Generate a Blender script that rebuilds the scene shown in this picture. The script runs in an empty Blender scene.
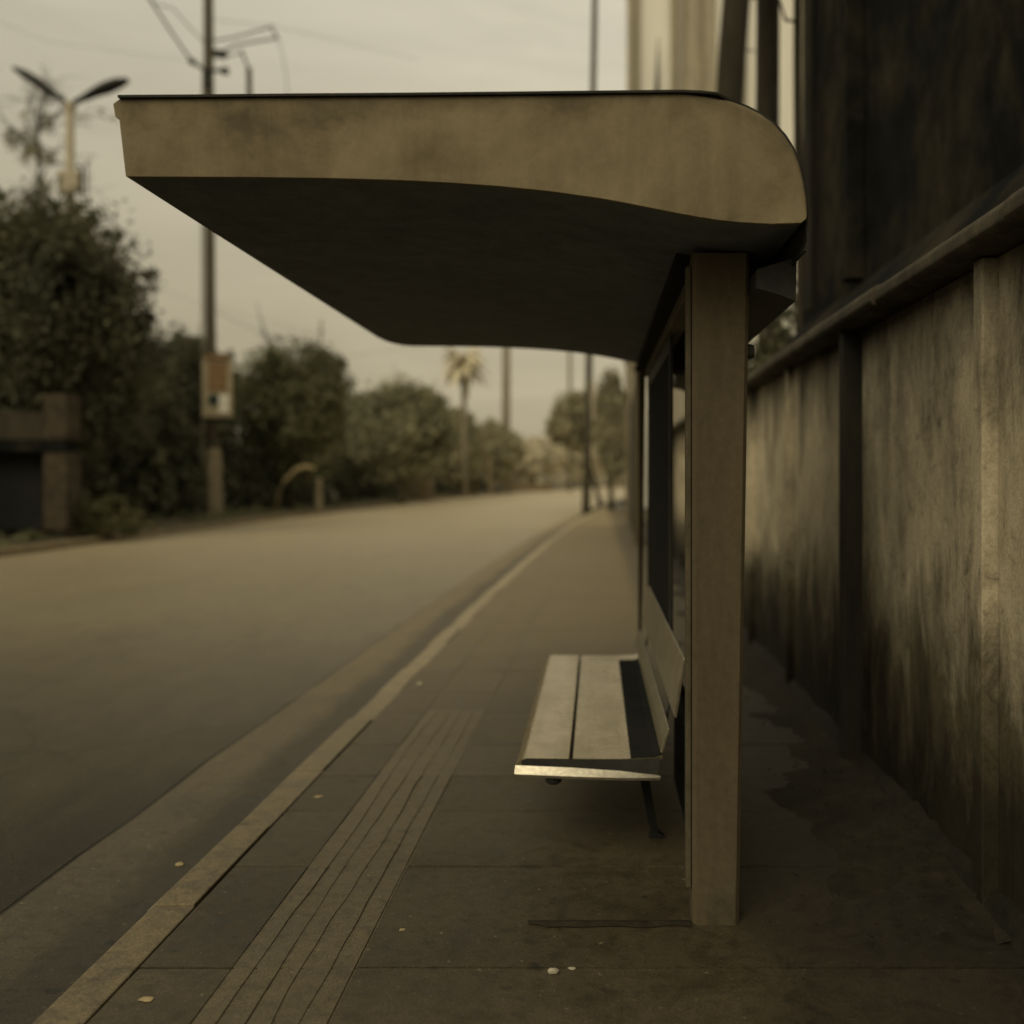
import bpy, bmesh, math, random
from mathutils import Vector, Matrix, noise
R = math.radians
rnd = random.Random(11)
S = bpy.context.scene
C = S.collection
F, VX, VY, CH = 1000.0, 596.0, 477.0, 1.6          # focal length in px, vanishing point, eye height

def P(px, py, d):                                   # a measured image position at depth d -> world point
    return Vector(((px - VX) * d / F, d, CH - (py - VY) * d / F))

def curve(y):                                       # the street bends gently to the right
    return 0.0007 * y * y if y > 0 else 0.0

# ------------------------------------------------------------------ materials
def new_mat(name):
    m = bpy.data.materials.new(name); m.use_nodes = True
    nt = m.node_tree
    b = nt.nodes['Principled BSDF']
    return m, nt, b

def nd(nt, t, **kw):
    n = nt.nodes.new(t)
    for k, v in kw.items():
        if k in ('operation', 'blend_type', 'data_type', 'noise_dimensions', 'feature', 'interpolation'):
            setattr(n, k, v)
    return n

def coords(nt, scale=(1, 1, 1), rot=(0, 0, 0)):
    tc = nt.nodes.new('ShaderNodeTexCoord'); mp = nt.nodes.new('ShaderNodeMapping')
    mp.inputs['Scale'].default_value = scale; mp.inputs['Rotation'].default_value = rot
    g = nt.nodes.new('ShaderNodeNewGeometry')
    nt.links.new(g.outputs['Position'], mp.inputs['Vector'])
    return mp.outputs['Vector']

def noise_tex(nt, vec, scale, detail=6, rough=.6, dist=0.0):
    n = nt.nodes.new('ShaderNodeTexNoise')
    n.inputs['Scale'].default_value = scale; n.inputs['Detail'].default_value = detail
    n.inputs['Roughness'].default_value = rough; n.inputs['Distortion'].default_value = dist
    nt.links.new(vec, n.inputs['Vector'])
    return n.outputs['Fac']

def ramp(nt, fac, stops):
    r = nt.nodes.new('ShaderNodeValToRGB')
    e = r.color_ramp.elements
    while len(e) < len(stops): e.new(0.5)
    for el, (p, c) in zip(e, stops):
        el.position = p
        el.color = (c, c, c, 1) if not isinstance(c, (tuple, list)) else (*c, 1)
    nt.links.new(fac, r.inputs['Fac'])
    return r.outputs['Color']

def mix(nt, kind, a, b, f=1.0):
    m = nt.nodes.new('ShaderNodeMix'); m.data_type = 'RGBA'; m.blend_type = kind; m.clamp_factor = True
    for si, v in ((0, f), (6, a), (7, b)):
        sock = m.inputs[si]
        if isinstance(v, bpy.types.NodeSocket): nt.links.new(v, sock)
        elif si == 0: sock.default_value = v
        else: sock.default_value = (*v, 1) if isinstance(v, (tuple, list)) else (v, v, v, 1)
    return m.outputs[2]

def cracks(nt, scale, width, seed=0.0, dist=.35):
    v = coords(nt, (1, 1, 1)); mp = nt.nodes.new('ShaderNodeMapping'); mp.inputs['Location'].default_value = (seed, seed * .7, 0)
    nt.links.new(v, mp.inputs['Vector'])
    n = nt.nodes.new('ShaderNodeTexNoise'); n.inputs['Scale'].default_value = scale * 2.2; n.inputs['Detail'].default_value = 6
    nt.links.new(mp.outputs[0], n.inputs['Vector'])
    a = nt.nodes.new('ShaderNodeMix'); a.data_type = 'VECTOR'; a.inputs[0].default_value = dist
    nt.links.new(mp.outputs[0], a.inputs[4]); nt.links.new(n.outputs['Color'], a.inputs[5])
    vo = nt.nodes.new('ShaderNodeTexVoronoi'); vo.feature = 'DISTANCE_TO_EDGE'; vo.inputs['Scale'].default_value = scale
    nt.links.new(a.outputs[1], vo.inputs['Vector'])
    line = ramp(nt, vo.outputs['Distance'], [(0.0, 0.0), (width, 1.0)])
    patch = ramp(nt, noise_tex(nt, mp.outputs[0], scale * .8, 2, .5), [(.50, 1.0), (.58, 0.0)])    # only here and there
    return mix(nt, 'SCREEN', line, patch, 1.0)

def axis(nt, which, lo, hi):
    """0..1 along a world axis"""
    g = nt.nodes.new('ShaderNodeNewGeometry'); s = nt.nodes.new('ShaderNodeSeparateXYZ')
    nt.links.new(g.outputs['Position'], s.inputs[0])
    m = nt.nodes.new('ShaderNodeMapRange'); m.clamp = True
    m.inputs['From Min'].default_value = lo; m.inputs['From Max'].default_value = hi
    nt.links.new(s.outputs['XYZ'.index(which)], m.inputs['Value'])
    return m.outputs['Result']

def bump(nt, b, h, strength=.3, dist=.01):
    n = nt.nodes.new('ShaderNodeBump'); n.inputs['Strength'].default_value = strength; n.inputs['Distance'].default_value = dist
    nt.links.new(h, n.inputs['Height']); nt.links.new(n.outputs['Normal'], b.inputs['Normal'])

def finish(nt, b, col, rough=.8, spec=.3, metal=0.0):
    nt.links.new(col, b.inputs['Base Color'])
    if isinstance(rough, bpy.types.NodeSocket): nt.links.new(rough, b.inputs['Roughness'])
    else: b.inputs['Roughness'].default_value = rough
    b.inputs['Specular IOR Level'].default_value = spec
    b.inputs['Metallic'].default_value = metal

def surface(name, dark, light, scale=3.0, stretch=(1, 1, 1), rough=.85, spec=.25, bump_s=.25, grime=.35, fine=60.0, metal=0.0, lo=.3, hi=.7):
    """weathered surface: large blotches, small speckle, bumps"""
    m, nt, b = new_mat(name)
    v = coords(nt, stretch)
    f1 = noise_tex(nt, v, scale, 8, .65, .4)
    col = ramp(nt, f1, [(lo, dark), (hi, light)])
    f2 = noise_tex(nt, v, scale * 5.3, 6, .7)
    col = mix(nt, 'MULTIPLY', col, ramp(nt, f2, [(.3, 1 - grime), (.65, 1.0)]), 1.0)
    v2 = coords(nt)
    f3 = noise_tex(nt, v2, fine, 3, .7)
    col = mix(nt, 'MULTIPLY', col, ramp(nt, f3, [(.3, .86), (.7, 1.08)]), 1.0)
    finish(nt, b, col, rough, spec, metal)
    bump(nt, b, mix(nt, 'ADD', f3, f2, .5), bump_s, .006)
    return m

M = {}
M['soffit'] = surface('soffit_paint', (.135, .150, .165), (.18, .195, .20), 1.5, rough=.8, spec=.15)
M['tarred'] = surface('tarred_edge', (.022, .021, .017), (.045, .041, .032), 4, rough=.7, spec=.2)
M['dark_metal'] = surface('dark_metal', (.026, .026, .022), (.05, .047, .037), 5, rough=.6, spec=.3)
M['panel'] = surface('dark_panel', (.020, .021, .019), (.030, .030, .026), 2, rough=.9, spec=.05)
M['rail'] = surface('brown_rail', (.07, .058, .034), (.13, .105, .062), 3, rough=.75)

def fascia_mat():
    m, nt, b = new_mat('stained_render')
    v = coords(nt, (1, 1, 1))
    f1 = noise_tex(nt, v, 2.2, 8, .62, .5)
    col = ramp(nt, f1, [(.28, (.17, .136, .079)), (.52, (.25, .204, .12)), (.75, (.31, .255, .152))])
    vs = coords(nt, (9, 9, .7))
    st = noise_tex(nt, vs, 1.3, 6, .6, .3)
    col = mix(nt, 'MULTIPLY', col, ramp(nt, st, [(.33, .66), (.56, 1.0)]), .4)
    blot = noise_tex(nt, v, 3.2, 9, .62, .15)
    col = mix(nt, 'MULTIPLY', col, ramp(nt, blot, [(.30, .58), (.45, .86), (.60, 1.03)]), 1.0)
    soot_shade = nt.nodes.new('ShaderNodeMath'); soot_shade.operation = 'MULTIPLY_ADD'  # shading of the rolled upper edge put into the colour, blotchy with grime
    nt.links.new(blot, soot_shade.inputs[0]); soot_shade.inputs[1].default_value = -.9; nt.links.new(axis(nt, 'Z', 2.45, 2.86), soot_shade.inputs[2])
    col = mix(nt, 'MULTIPLY', col, ramp(nt, soot_shade.outputs[0], [(.22, 1.0), (.62, .52)]), 1.0)
    fine = noise_tex(nt, v, 60, 5, .7)
    col = mix(nt, 'MULTIPLY', col, ramp(nt, fine, [(.3, .92), (.7, 1.05)]), 1)
    finish(nt, b, col, .85, .2)
    bump(nt, b, mix(nt, 'ADD', fine, blot, .5), .25, .006)
    return m
M['fascia'] = fascia_mat()
M['post'] = surface('brown_post_paint', (.085, .066, .038), (.118, .093, .054), 1.6, (3, 3, .5), rough=.8, spec=.2, grime=.18, fine=30, bump_s=.12)

def wall_mat():
    m, nt, b = new_mat('streaked_concrete')
    v = coords(nt, (1, 1, 1))
    big = noise_tex(nt, v, .9, 7, .6, .6)
    col = ramp(nt, big, [(.3, (.42, .365, .25)), (.7, (.66, .575, .395))])
    # rain streaks
    s1 = noise_tex(nt, coords(nt, (2.6, 2.6, .95)), 1.0, 9, .68, .5)
    col = mix(nt, 'MULTIPLY', col, ramp(nt, s1, [(.33, .40), (.46, .82), (.60, 1.0)]), .7)
    s2 = noise_tex(nt, coords(nt, (9, 9, .22)), 1.0, 5, .6, .15)
    col = mix(nt, 'MULTIPLY', col, ramp(nt, s2, [(.30, .5), (.44, 1.0)]), .6)
    # damp dirt rising from the ground, with a ragged edge; soot below the coping
    zz = axis(nt, 'Z', 0, 2.45)
    wob = noise_tex(nt, coords(nt, (3.2, 3.2, 1.2)), 1.0, 8, .68, .8)
    add = nt.nodes.new('ShaderNodeMath'); add.operation = 'MULTIPLY_ADD'
    nt.links.new(wob, add.inputs[0]); add.inputs[1].default_value = .62
    nt.links.new(zz, add.inputs[2])
    col = mix(nt, 'MULTIPLY', col, ramp(nt, add.outputs[0], [(.42, (.055, .055, .048)), (.60, (.24, .235, .21)), (.80, 1.0)]), 1.0)
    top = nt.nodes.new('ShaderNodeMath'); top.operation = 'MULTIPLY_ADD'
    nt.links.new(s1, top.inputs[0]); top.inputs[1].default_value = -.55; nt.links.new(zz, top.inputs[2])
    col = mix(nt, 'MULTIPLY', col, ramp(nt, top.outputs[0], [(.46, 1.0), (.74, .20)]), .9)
    fine = noise_tex(nt, v, 70, 3, .7)
    col = mix(nt, 'MULTIPLY', col, ramp(nt, fine, [(.3, .8), (.7, 1.1)]), 1)
    pit = noise_tex(nt, v, 11, 7, .72, .6)
    col = mix(nt, 'MULTIPLY', col, ramp(nt, pit, [(.30, .35), (.42, .85), (.55, 1.0)]), .8)
    blo = noise_tex(nt, coords(nt, (1.9, 1.9, .9)), 1.0, 8, .68, 1.0)
    col = mix(nt, 'MULTIPLY', col, ramp(nt, blo, [(.36, .45), (.52, 1.0)]), .8)
    finish(nt, b, col, .9, .15)
    bump(nt, b, mix(nt, 'ADD', fine, pit, .5), .35, .008)
    return m
M['wall'] = wall_mat()
M['wall_dark'] = surface('dark_stained_concrete', (.014, .0135, .010), (.040, .035, .024), 3, (4, 4, .5), grime=.5)
M['coping'] = surface('coping_stone', (.035, .030, .02), (.13, .11, .07), 2.6, grime=.5)
M['moss'] = surface('mossy_plinth', (.012, .011, .007), (.034, .029, .018), 3.2, grime=.6, bump_s=.6)

def paving_mat(name, dark, light, damp=.5, attr=None, sheen_col=(.34, .265, .135)):
    m, nt, b = new_mat(name)
    v = coords(nt)
    f1 = noise_tex(nt, v, 1.1, 9, .66, .6)
    col = ramp(nt, f1, [(.28, dark), (.72, light)])
    isl = nt.nodes.new('ShaderNodeNewGeometry')
    col = mix(nt, 'MULTIPLY', col, ramp(nt, isl.outputs['Random Per Island'], [(0, .8), (1, 1.08)]), 1)
    st = noise_tex(nt, v, 4.7, 7, .7, 1.2)
    col = mix(nt, 'MULTIPLY', col, ramp(nt, st, [(.30, 1 - damp), (.52, 1.0)]), .85)
    fine = noise_tex(nt, v, 120, 3, .75)
    col = mix(nt, 'MULTIPLY', col, ramp(nt, fine, [(.3, .55), (.7, 1.4)]), 1)
    grit = noise_tex(nt, v, 16, 8, .78, .5)
    col = mix(nt, 'MULTIPLY', col, ramp(nt, grit, [(.32, .50), (.50, 1.0), (.70, 1.22)]), .9)
    gum = noise_tex(nt, v, 9, 2, .4)
    col = mix(nt, 'MULTIPLY', col, ramp(nt, gum, [(.27, .45), (.30, 1.0)]), .8)
    col = mix(nt, 'MULTIPLY', col, ramp(nt, cracks(nt, .8, .006, 21.0), [(0, .7), (1, 1.0)]), 1.0)
    speck = noise_tex(nt, v, 38, 2, .5)
    col = mix(nt, 'SCREEN', col, ramp(nt, speck, [(.68, 0.0), (.76, (.13, .108, .066))]), 1)
    far_sheen = axis(nt, 'Y', 4, 40)  # sky sheen at grazing angles put into the colour, paler with distance
    col = mix(nt, 'MIX', col, mix(nt, 'MULTIPLY', sheen_col, ramp(nt, st, [(.3, .8), (.7, 1.1)]), 1.0), ramp(nt, far_sheen, [(0, 0.0), (.15, .35), (1, .75)]))
    if attr:
        a_ = nt.nodes.new('ShaderNodeAttribute'); a_.attribute_name = attr
        wb = noise_tex(nt, coords(nt, (2, .6, 2)), 1.4, 6, .65, .6)
        ma = nt.nodes.new('ShaderNodeMath'); ma.operation = 'MULTIPLY_ADD'
        nt.links.new(wb, ma.inputs[0]); ma.inputs[1].default_value = .9; nt.links.new(a_.outputs['Fac'], ma.inputs[2])
        col = mix(nt, 'MULTIPLY', col, ramp(nt, ma.outputs[0], [(.62, 1.0), (1.05, .52)]), 1.0)
    side = axis(nt, 'X', .45, 1.45)                    # slabs get darker towards the wall
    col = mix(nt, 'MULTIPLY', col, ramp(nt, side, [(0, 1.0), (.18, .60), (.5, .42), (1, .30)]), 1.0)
    ro = ramp(nt, st, [(.3, .52), (.6, .68)])
    finish(nt, b, col, ro, .42)
    bump(nt, b, mix(nt, 'ADD', fine, st, .5), .35, .006)
    return m
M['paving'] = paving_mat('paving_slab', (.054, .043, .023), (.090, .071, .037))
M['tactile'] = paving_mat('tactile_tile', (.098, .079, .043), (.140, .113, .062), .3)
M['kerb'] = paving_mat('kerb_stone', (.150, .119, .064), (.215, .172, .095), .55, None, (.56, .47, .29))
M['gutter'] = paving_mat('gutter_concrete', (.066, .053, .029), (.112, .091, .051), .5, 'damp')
M['joint'] = surface('joint_dirt', (.008, .0075, .005), (.02, .018, .011), 8, spec=.02)
M['dirt'] = surface('dark_dirt', (.021, .018, .011), (.048, .039, .021), 2.0, grime=.6, bump_s=.5, fine=40)
M['silt'] = surface('gutter_silt', (.022, .019, .012), (.058, .047, .027), 2.2, grime=.5, rough=.75, spec=.3)
M['earth'] = surface('dry_earth', (.055, .046, .027), (.14, .112, .062), .8, grime=.5, bump_s=.6)
M['ground'] = surface('rough_ground', (.04, .04, .02), (.09, .08, .045), .15, grime=.5)
M['far_kerb'] = surface('dusty_kerb', (.15, .115, .062), (.25, .195, .11), 1.0, grime=.4)

def road_mat():
    m, nt, b = new_mat('worn_asphalt')
    v = coords(nt)
    big = noise_tex(nt, coords(nt, (.55, .12, 1)), 1.0, 8, .6, .5)
    col = ramp(nt, big, [(.30, (.034, .027, .0125)), (.70, (.062, .050, .023))])
    st = noise_tex(nt, coords(nt, (1, .2, 1)), 1.6, 6, .65, .6)
    col = mix(nt, 'MULTIPLY', col, ramp(nt, st, [(.3, .72), (.62, 1.05)]), .8)
    fine = noise_tex(nt, v, 42, 4, .8)
    col = mix(nt, 'MULTIPLY', col, ramp(nt, fine, [(.28, .45), (.72, 1.45)]), 1)
    mot = noise_tex(nt, coords(nt, (1, .45, 1)), 5.5, 7, .7, .4)
    col = mix(nt, 'MULTIPLY', col, ramp(nt, mot, [(.30, .70), (.66, 1.14)]), .9)
    trk = noise_tex(nt, coords(nt, (1.5, .035, 1)), 1.0, 6, .6, .3)
    col = mix(nt, 'MULTIPLY', col, ramp(nt, trk, [(.32, .68), (.62, 1.15)]), .9)
    st2 = nt.nodes.new('ShaderNodeTexVoronoi'); st2.inputs['Scale'].default_value = 75; nt.links.new(v, st2.inputs['Vector'])
    col = mix(nt, 'MULTIPLY', col, ramp(nt, st2.outputs['Distance'], [(.10, 1.5), (.55, .75)]), 1.0)
    col = mix(nt, 'MULTIPLY', col, ramp(nt, cracks(nt, .55, .012, 3.0), [(0, .35), (1, 1.0)]), 1.0)
    # corner vignette painted in: asphalt darkens toward the gutter
    vignette = axis(nt, 'X', -5.2, -2.2)
    col = mix(nt, 'MULTIPLY', col, ramp(nt, vignette, [(0, 1.0), (.5, .8), (1, .62)]), 1.0)
    # grazing sky sheen painted in: asphalt pales with distance
    far_sheen = axis(nt, 'Y', 4.5, 60)
    col = mix(nt, 'MIX', col, mix(nt, 'MULTIPLY', (.52, .435, .27), ramp(nt, mot, [(.3, .82), (.7, 1.08)]), 1.0), ramp(nt, far_sheen, [(0, 0.0), (.13, .31), (.4, .60), (1, .85)]))
    ro = ramp(nt, big, [(.3, .46), (.7, .56)])
    finish(nt, b, col, ro, .22)
    bump(nt, b, fine, .12, .003)
    return m
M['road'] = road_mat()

def steel_mat():
    m, nt, b = new_mat('worn_bench_metal')
    v = coords(nt)
    f = noise_tex(nt, coords(nt, (14, 1.5, 14)), 2, 6, .65)
    col = ramp(nt, f, [(.3, (.36, .295, .165)), (.7, (.48, .395, .228))])
    bl = noise_tex(nt, v, 3.5, 7, .65, .3)
    col = mix(nt, 'MULTIPLY', col, ramp(nt, bl, [(.3, .82), (.55, 1.0)]), .8)
    finish(nt, b, col, ramp(nt, bl, [(.3, .34), (.7, .20)]), .5, .85)
    bump(nt, b, f, .08, .002)
    return m
M['steel'] = steel_mat()
M['bright_steel'] = surface('bright_trim_metal', (.55, .50, .38), (.85, .78, .60), 9, (1, 4, 1), rough=.28, metal=.85, grime=.3, bump_s=.1)
M['backrest'] = surface('backrest_metal', (.22, .195, .13), (.34, .30, .20), 3, rough=.36, spec=.5, metal=.6, grime=.35, bump_s=.1)

def leaf_mat(name, dark, light, trans=.3):
    m, nt, b = new_mat(name)
    g = nt.nodes.new('ShaderNodeNewGeometry')
    v = coords(nt)
    cl = noise_tex(nt, v, .55, 4, .6)
    col = ramp(nt, cl, [(.32, dark), (.68, light)])
    col = mix(nt, 'MULTIPLY', col, ramp(nt, g.outputs['Random Per Island'], [(0, .55), (1, 1.35)]), 1)
    finish(nt, b, col, .65, .25)
    tr = nt.nodes.new('ShaderNodeBsdfTranslucent'); nt.links.new(col, tr.inputs['Color'])
    mx = nt.nodes.new('ShaderNodeMixShader'); mx.inputs[0].default_value = trans
    out = nt.nodes['Material Output']
    nt.links.new(b.outputs[0], mx.inputs[1]); nt.links.new(tr.outputs[0], mx.inputs[2]); nt.links.new(mx.outputs[0], out.inputs['Surface'])
    return m
M['leaf_dark'] = leaf_mat('leaf_dark', (.072, .075, .044), (.125, .122, .066))
M['leaf_mid'] = leaf_mat('leaf_mid', (.125, .130, .072), (.22, .215, .105))
M['leaf_far'] = leaf_mat('leaf_far', (.34, .315, .20), (.46, .415, .265))  # distance haze put into the colour of this leaf and the next two
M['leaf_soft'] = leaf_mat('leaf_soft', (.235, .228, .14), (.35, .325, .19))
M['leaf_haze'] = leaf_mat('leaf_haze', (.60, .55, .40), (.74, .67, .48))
M['leaf_shrub'] = leaf_mat('leaf_shrub', (.045, .048, .022), (.13, .125, .058))
M['bark'] = surface('bark', (.030, .025, .015), (.075, .062, .038), 2, (4, 4, .6), grime=.5, bump_s=.8)
M['bark_far'] = surface('bark_far', (.08, .07, .042), (.14, .12, .075), 2, (4, 4, .6))  # bark paled by haze put into its colour
M['pole'] = surface('weathered_pole', (.07, .061, .042), (.125, .108, .072), 1.2, (3, 3, .4))
M['pole_far'] = surface('hazy_pole', (.22, .195, .135), (.30, .262, .18), 1.2, (3, 3, .4))  # haze of distance put into the pole colour
M['pole_pale'] = surface('pale_concrete_pole', (.36, .32, .22), (.55, .49, .35), 1.2, (3, 3, .4))
M['jacket'] = surface('dusty_concrete', (.15, .122, .074), (.28, .232, .145), 1.2, grime=.4)
M['pale_wall'] = surface('pale_cladding', (.83, .80, .68), (.93, .90, .78), .12, (3, 3, .25), grime=.15, rough=.9)
M['pale_rib'] = surface('grey_pipe', (.30, .26, .17), (.40, .35, .235), 1, grime=.2)
M['dark_wall'] = surface('sooty_wall', (.013, .014, .012), (.085, .070, .042), .75, (1, 1, .85), grime=.6, lo=.46, hi=.80, spec=.05, rough=1.0)
M['brick'] = surface('brown_masonry', (.036, .029, .018), (.10, .076, .044), .9, grime=.7)
M['cable'] = surface('cable_rubber', (.05, .045, .03), (.08, .07, .05), 3)
M['straw'] = surface('pale_straw', (.40, .32, .16), (.58, .47, .25), 3)
M['white'] = surface('white_paint', (.65, .61, .50), (.85, .80, .68), 4)
M['rust'] = surface('rusty_paint', (.15, .08, .035), (.30, .20, .10), 9, lo=.4, hi=.6)
M['cream'] = surface('cream_board', (.28, .235, .145), (.42, .36, .225), 6, lo=.35, hi=.65)
M['teal'] = surface('dark_green_paint', (.02, .032, .024), (.035, .05, .038), 6)
M['litter'] = surface('litter_paper', (.45, .40, .28), (.62, .56, .42), 20)

# ------------------------------------------------------------------ mesh helpers
def link(name, me, mats, parent=None):
    o = bpy.data.objects.new(name, me); C.objects.link(o)
    for m in (mats if isinstance(mats, (list, tuple)) else [mats]): me.materials.append(m)
    if parent: o.parent = parent
    return o

def tag(o, label=None, cat=None, group=None, kind=None):
    if label: o['label'] = label
    if cat: o['category'] = cat
    if group: o['group'] = group
    if kind: o['kind'] = kind
    return o

def empty(name, loc, label, cat, group=None):
    o = bpy.data.objects.new(name, None); C.objects.link(o); o.location = loc
    return tag(o, label, cat, group)

class MB:
    """collects vertices and faces in WORLD coordinates; build() re-bases them on the parent"""
    def __init__(s): s.v = []; s.f = []; s.mi = []
    def add(s, vs, fs, mi=0):
        n = len(s.v); s.v += [tuple(v) for v in vs]; s.f += [tuple(i + n for i in f) for f in fs]; s.mi += [mi] * len(fs)
    def box(s, x0, x1, y0, y1, z0, z1, mi=0, jz=0, top=None):
        t = [z1 + (rnd.uniform(-jz, jz) if jz else 0) for _ in range(4)]
        s.add([(x0, y0, z0), (x1, y0, z0), (x1, y1, z0), (x0, y1, z0), (x0, y0, t[0]), (x1, y0, t[1]), (x1, y1, t[2]), (x0, y1, t[3])],
              [(3, 2, 1, 0), (4, 5, 6, 7), (0, 1, 5, 4), (1, 2, 6, 5), (2, 3, 7, 6), (3, 0, 4, 7)], mi)
    def prism(s, prof, axis0, axis1, plane='xz', mi=0, cap=True):
        """profile [(a,b)] swept between two values of the third axis"""
        n = len(prof)
        def pt(a, b, c): return {'xz': (a, c, b), 'yz': (c, a, b), 'xy': (a, b, c)}[plane]
        vs = [pt(a, b, axis0) for a, b in prof] + [pt(a, b, axis1) for a, b in prof]
        fs = [(i, (i + 1) % n, n + (i + 1) % n, n + i) for i in range(n)]
        if cap: fs += [tuple(range(n))[::-1], tuple(range(n, 2 * n))]
        s.add(vs, fs, mi)
    def tube(s, pts, rads, seg=8, mi=0):
        pts = [Vector(p) for p in pts]
        if not isinstance(rads, (list, tuple)): rads = [rads] * len(pts)
        rings = []
        for i, p in enumerate(pts):
            t = (pts[min(i + 1, len(pts) - 1)] - pts[max(i - 1, 0)]).normalized()
            up = Vector((0, 0, 1)) if abs(t.z) < .9 else Vector((1, 0, 0))
            a = t.cross(up).normalized(); b = t.cross(a).normalized()
            rings.append([p + (a * math.cos(k * 2 * math.pi / seg) + b * math.sin(k * 2 * math.pi / seg)) * rads[i] for k in range(seg)])
        vs = [v for r in rings for v in r]; fs = []
        for i in range(len(pts) - 1):
            for k in range(seg):
                k2 = (k + 1) % seg
                fs.append((i * seg + k, i * seg + k2, (i + 1) * seg + k2, (i + 1) * seg + k))
        fs += [tuple(range(seg))[::-1], tuple(range((len(pts) - 1) * seg, len(pts) * seg))]
        s.add(vs, fs, mi)
    def build(s, name, mats, parent=None, smooth=False, bevel=0, seg=2, auto=None):
        off = Vector(parent.location) if parent else Vector((0, 0, 0))
        p = parent.parent if parent else None
        while p: off = off + p.location; p = p.parent
        me = bpy.data.meshes.new(name)
        me.from_pydata([tuple(Vector(v) - off) for v in s.v], [], s.f)
        me.polygons.foreach_set('material_index', s.mi)
        bm = bmesh.new(); bm.from_mesh(me)
        bmesh.ops.recalc_face_normals(bm, faces=bm.faces)
        if bevel:
            ed = [e for e in bm.edges if len(e.link_faces) == 2 and e.calc_face_angle(0) > .5]
            bmesh.ops.bevel(bm, geom=ed, offset=bevel, segments=seg, affect='EDGES', profile=.5)
        bm.to_mesh(me); bm.free()
        if smooth: me.polygons.foreach_set('use_smooth', [True] * len(me.polygons))
        me.update()
        o = link(name, me, mats, parent)
        if auto: me.set_sharp_from_angle(angle=R(auto))
        return o

def struct(name, mb, mats, label=None, **kw):
    o = mb.build(name, mats, None, **kw); o['kind'] = 'structure'
    if label: o['label'] = label
    return o

# ------------------------------------------------------------------ ground, street, pavements
def RK(y): return -1.685 + curve(y)                 # road side of our kerb
def LK(y): return -12.2 - .045 * max(y, -10) + curve(y)   # road side of the far kerb
ys = [-14 + i for i in range(0, 40)] + [26 + 3 * i for i in range(0, 60)]

mb = MB(); mb.add([(-900, -300, -.40), (900, -300, -.40), (900, 1600, -.40), (-900, 1600, -.40)], [(0, 1, 2, 3)])
struct('ground', mb, M['ground'])

def strip(fx0, fx1, z0, z1, n=1, rows=ys):
    m = MB(); vs = []; fs = []
    for y in rows:
        a, b = fx0(y), fx1(y)
        for k in range(n + 1):
            t = k / n
            vs.append((a + (b - a) * t, y, z0 + (z1 - z0) * t + (.09 * 4 * t * (1 - t) if n > 3 else 0)))
    w = n + 1
    for i in range(len(rows) - 1):
        for k in range(n): fs.append((i * w + k, i * w + k + 1, (i + 1) * w + k + 1, (i + 1) * w + k))
    m.add(vs, fs); return m

road = strip(LK, lambda y: RK(y) - .62, -.13, -.122, 8)
struct('road', road, M['road'])
# gutter strip of poured concrete beside our kerb, its outer edge a little proud and uneven
g = MB(); vs = []; fs = []
grow = [-14 + .5 * i for i in range(0, 120)]
for y in grow:
    w = .035 * noise.noise(Vector((y * .9, 3, 0)))
    x0 = RK(y) - .665 + w; x1 = RK(y) + .02
    vs += [(x0, y, -.135), (x0 + .012, y, -.108), (x0 + .3, y, -.120), (x1 - .12, y, -.140), (x1, y, -.142)]
for i in range(len(grow) - 1):
    for k in range(4): fs.append((i * 5 + k, i * 5 + k + 1, i * 5 + 6 + k, i * 5 + 5 + k))
g.add(vs, fs); go = struct('gutter', g, M['gutter'])
at = go.data.attributes.new('damp', 'FLOAT', 'POINT')
for i, vv in enumerate(go.data.vertices):
    at.data[i].value = (0, 0, .25, .95, 1)[i % 5]
tj = MB(); v2 = []
for i, y in enumerate(grow):
    w = .035 * noise.noise(Vector((y * .9, 3, 0))); x0 = RK(y) - .668 + w
    t = .007 + .006 * noise.noise(Vector((y * 1.7, 2, 0)))
    v2 += [(x0 - t, y, -.110), (x0 + t, y, -.1045)]
    if i:
        n = len(v2); tj.f.append((n - 4, n - 3, n - 1, n - 2)); tj.mi.append(0)
tj.v = v2; struct('road_seam', tj, M['joint'])

# our kerb: separate stones, one structure
k = MB(); y = -12.0
while y < 150:
    L = rnd.uniform(.82, 1.25) if y < 40 else 3.0
    a, b = y + .006, y + L - .006
    j = rnd.uniform(-.012, .012); zt = rnd.uniform(-.004, .006)
    xa0, xb0 = RK(a) + j, RK(b) + j + rnd.uniform(-.008, .008)
    xa1, xb1 = RK(a) + .180 + j, RK(b) + .180 + j
    k.add([(xa0 - .02, a, -.2), (xa1, a, -.2), (xb1, b, -.2), (xb0 - .02, b, -.2),
           (xa0, a, zt - .03), (xa0 + .03, a, zt), (xa1, a, zt), (xb1, b, zt), (xb0 + .03, b, zt), (xb0, b, zt - .03)],
          [(0, 1, 6, 5, 4), (2, 3, 9, 8, 7), (4, 5, 8, 9), (5, 6, 7, 8), (1, 2, 7, 6), (0, 4, 9, 3)])
    y += L
struct('kerb', k, M['kerb'], bevel=.006)

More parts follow.
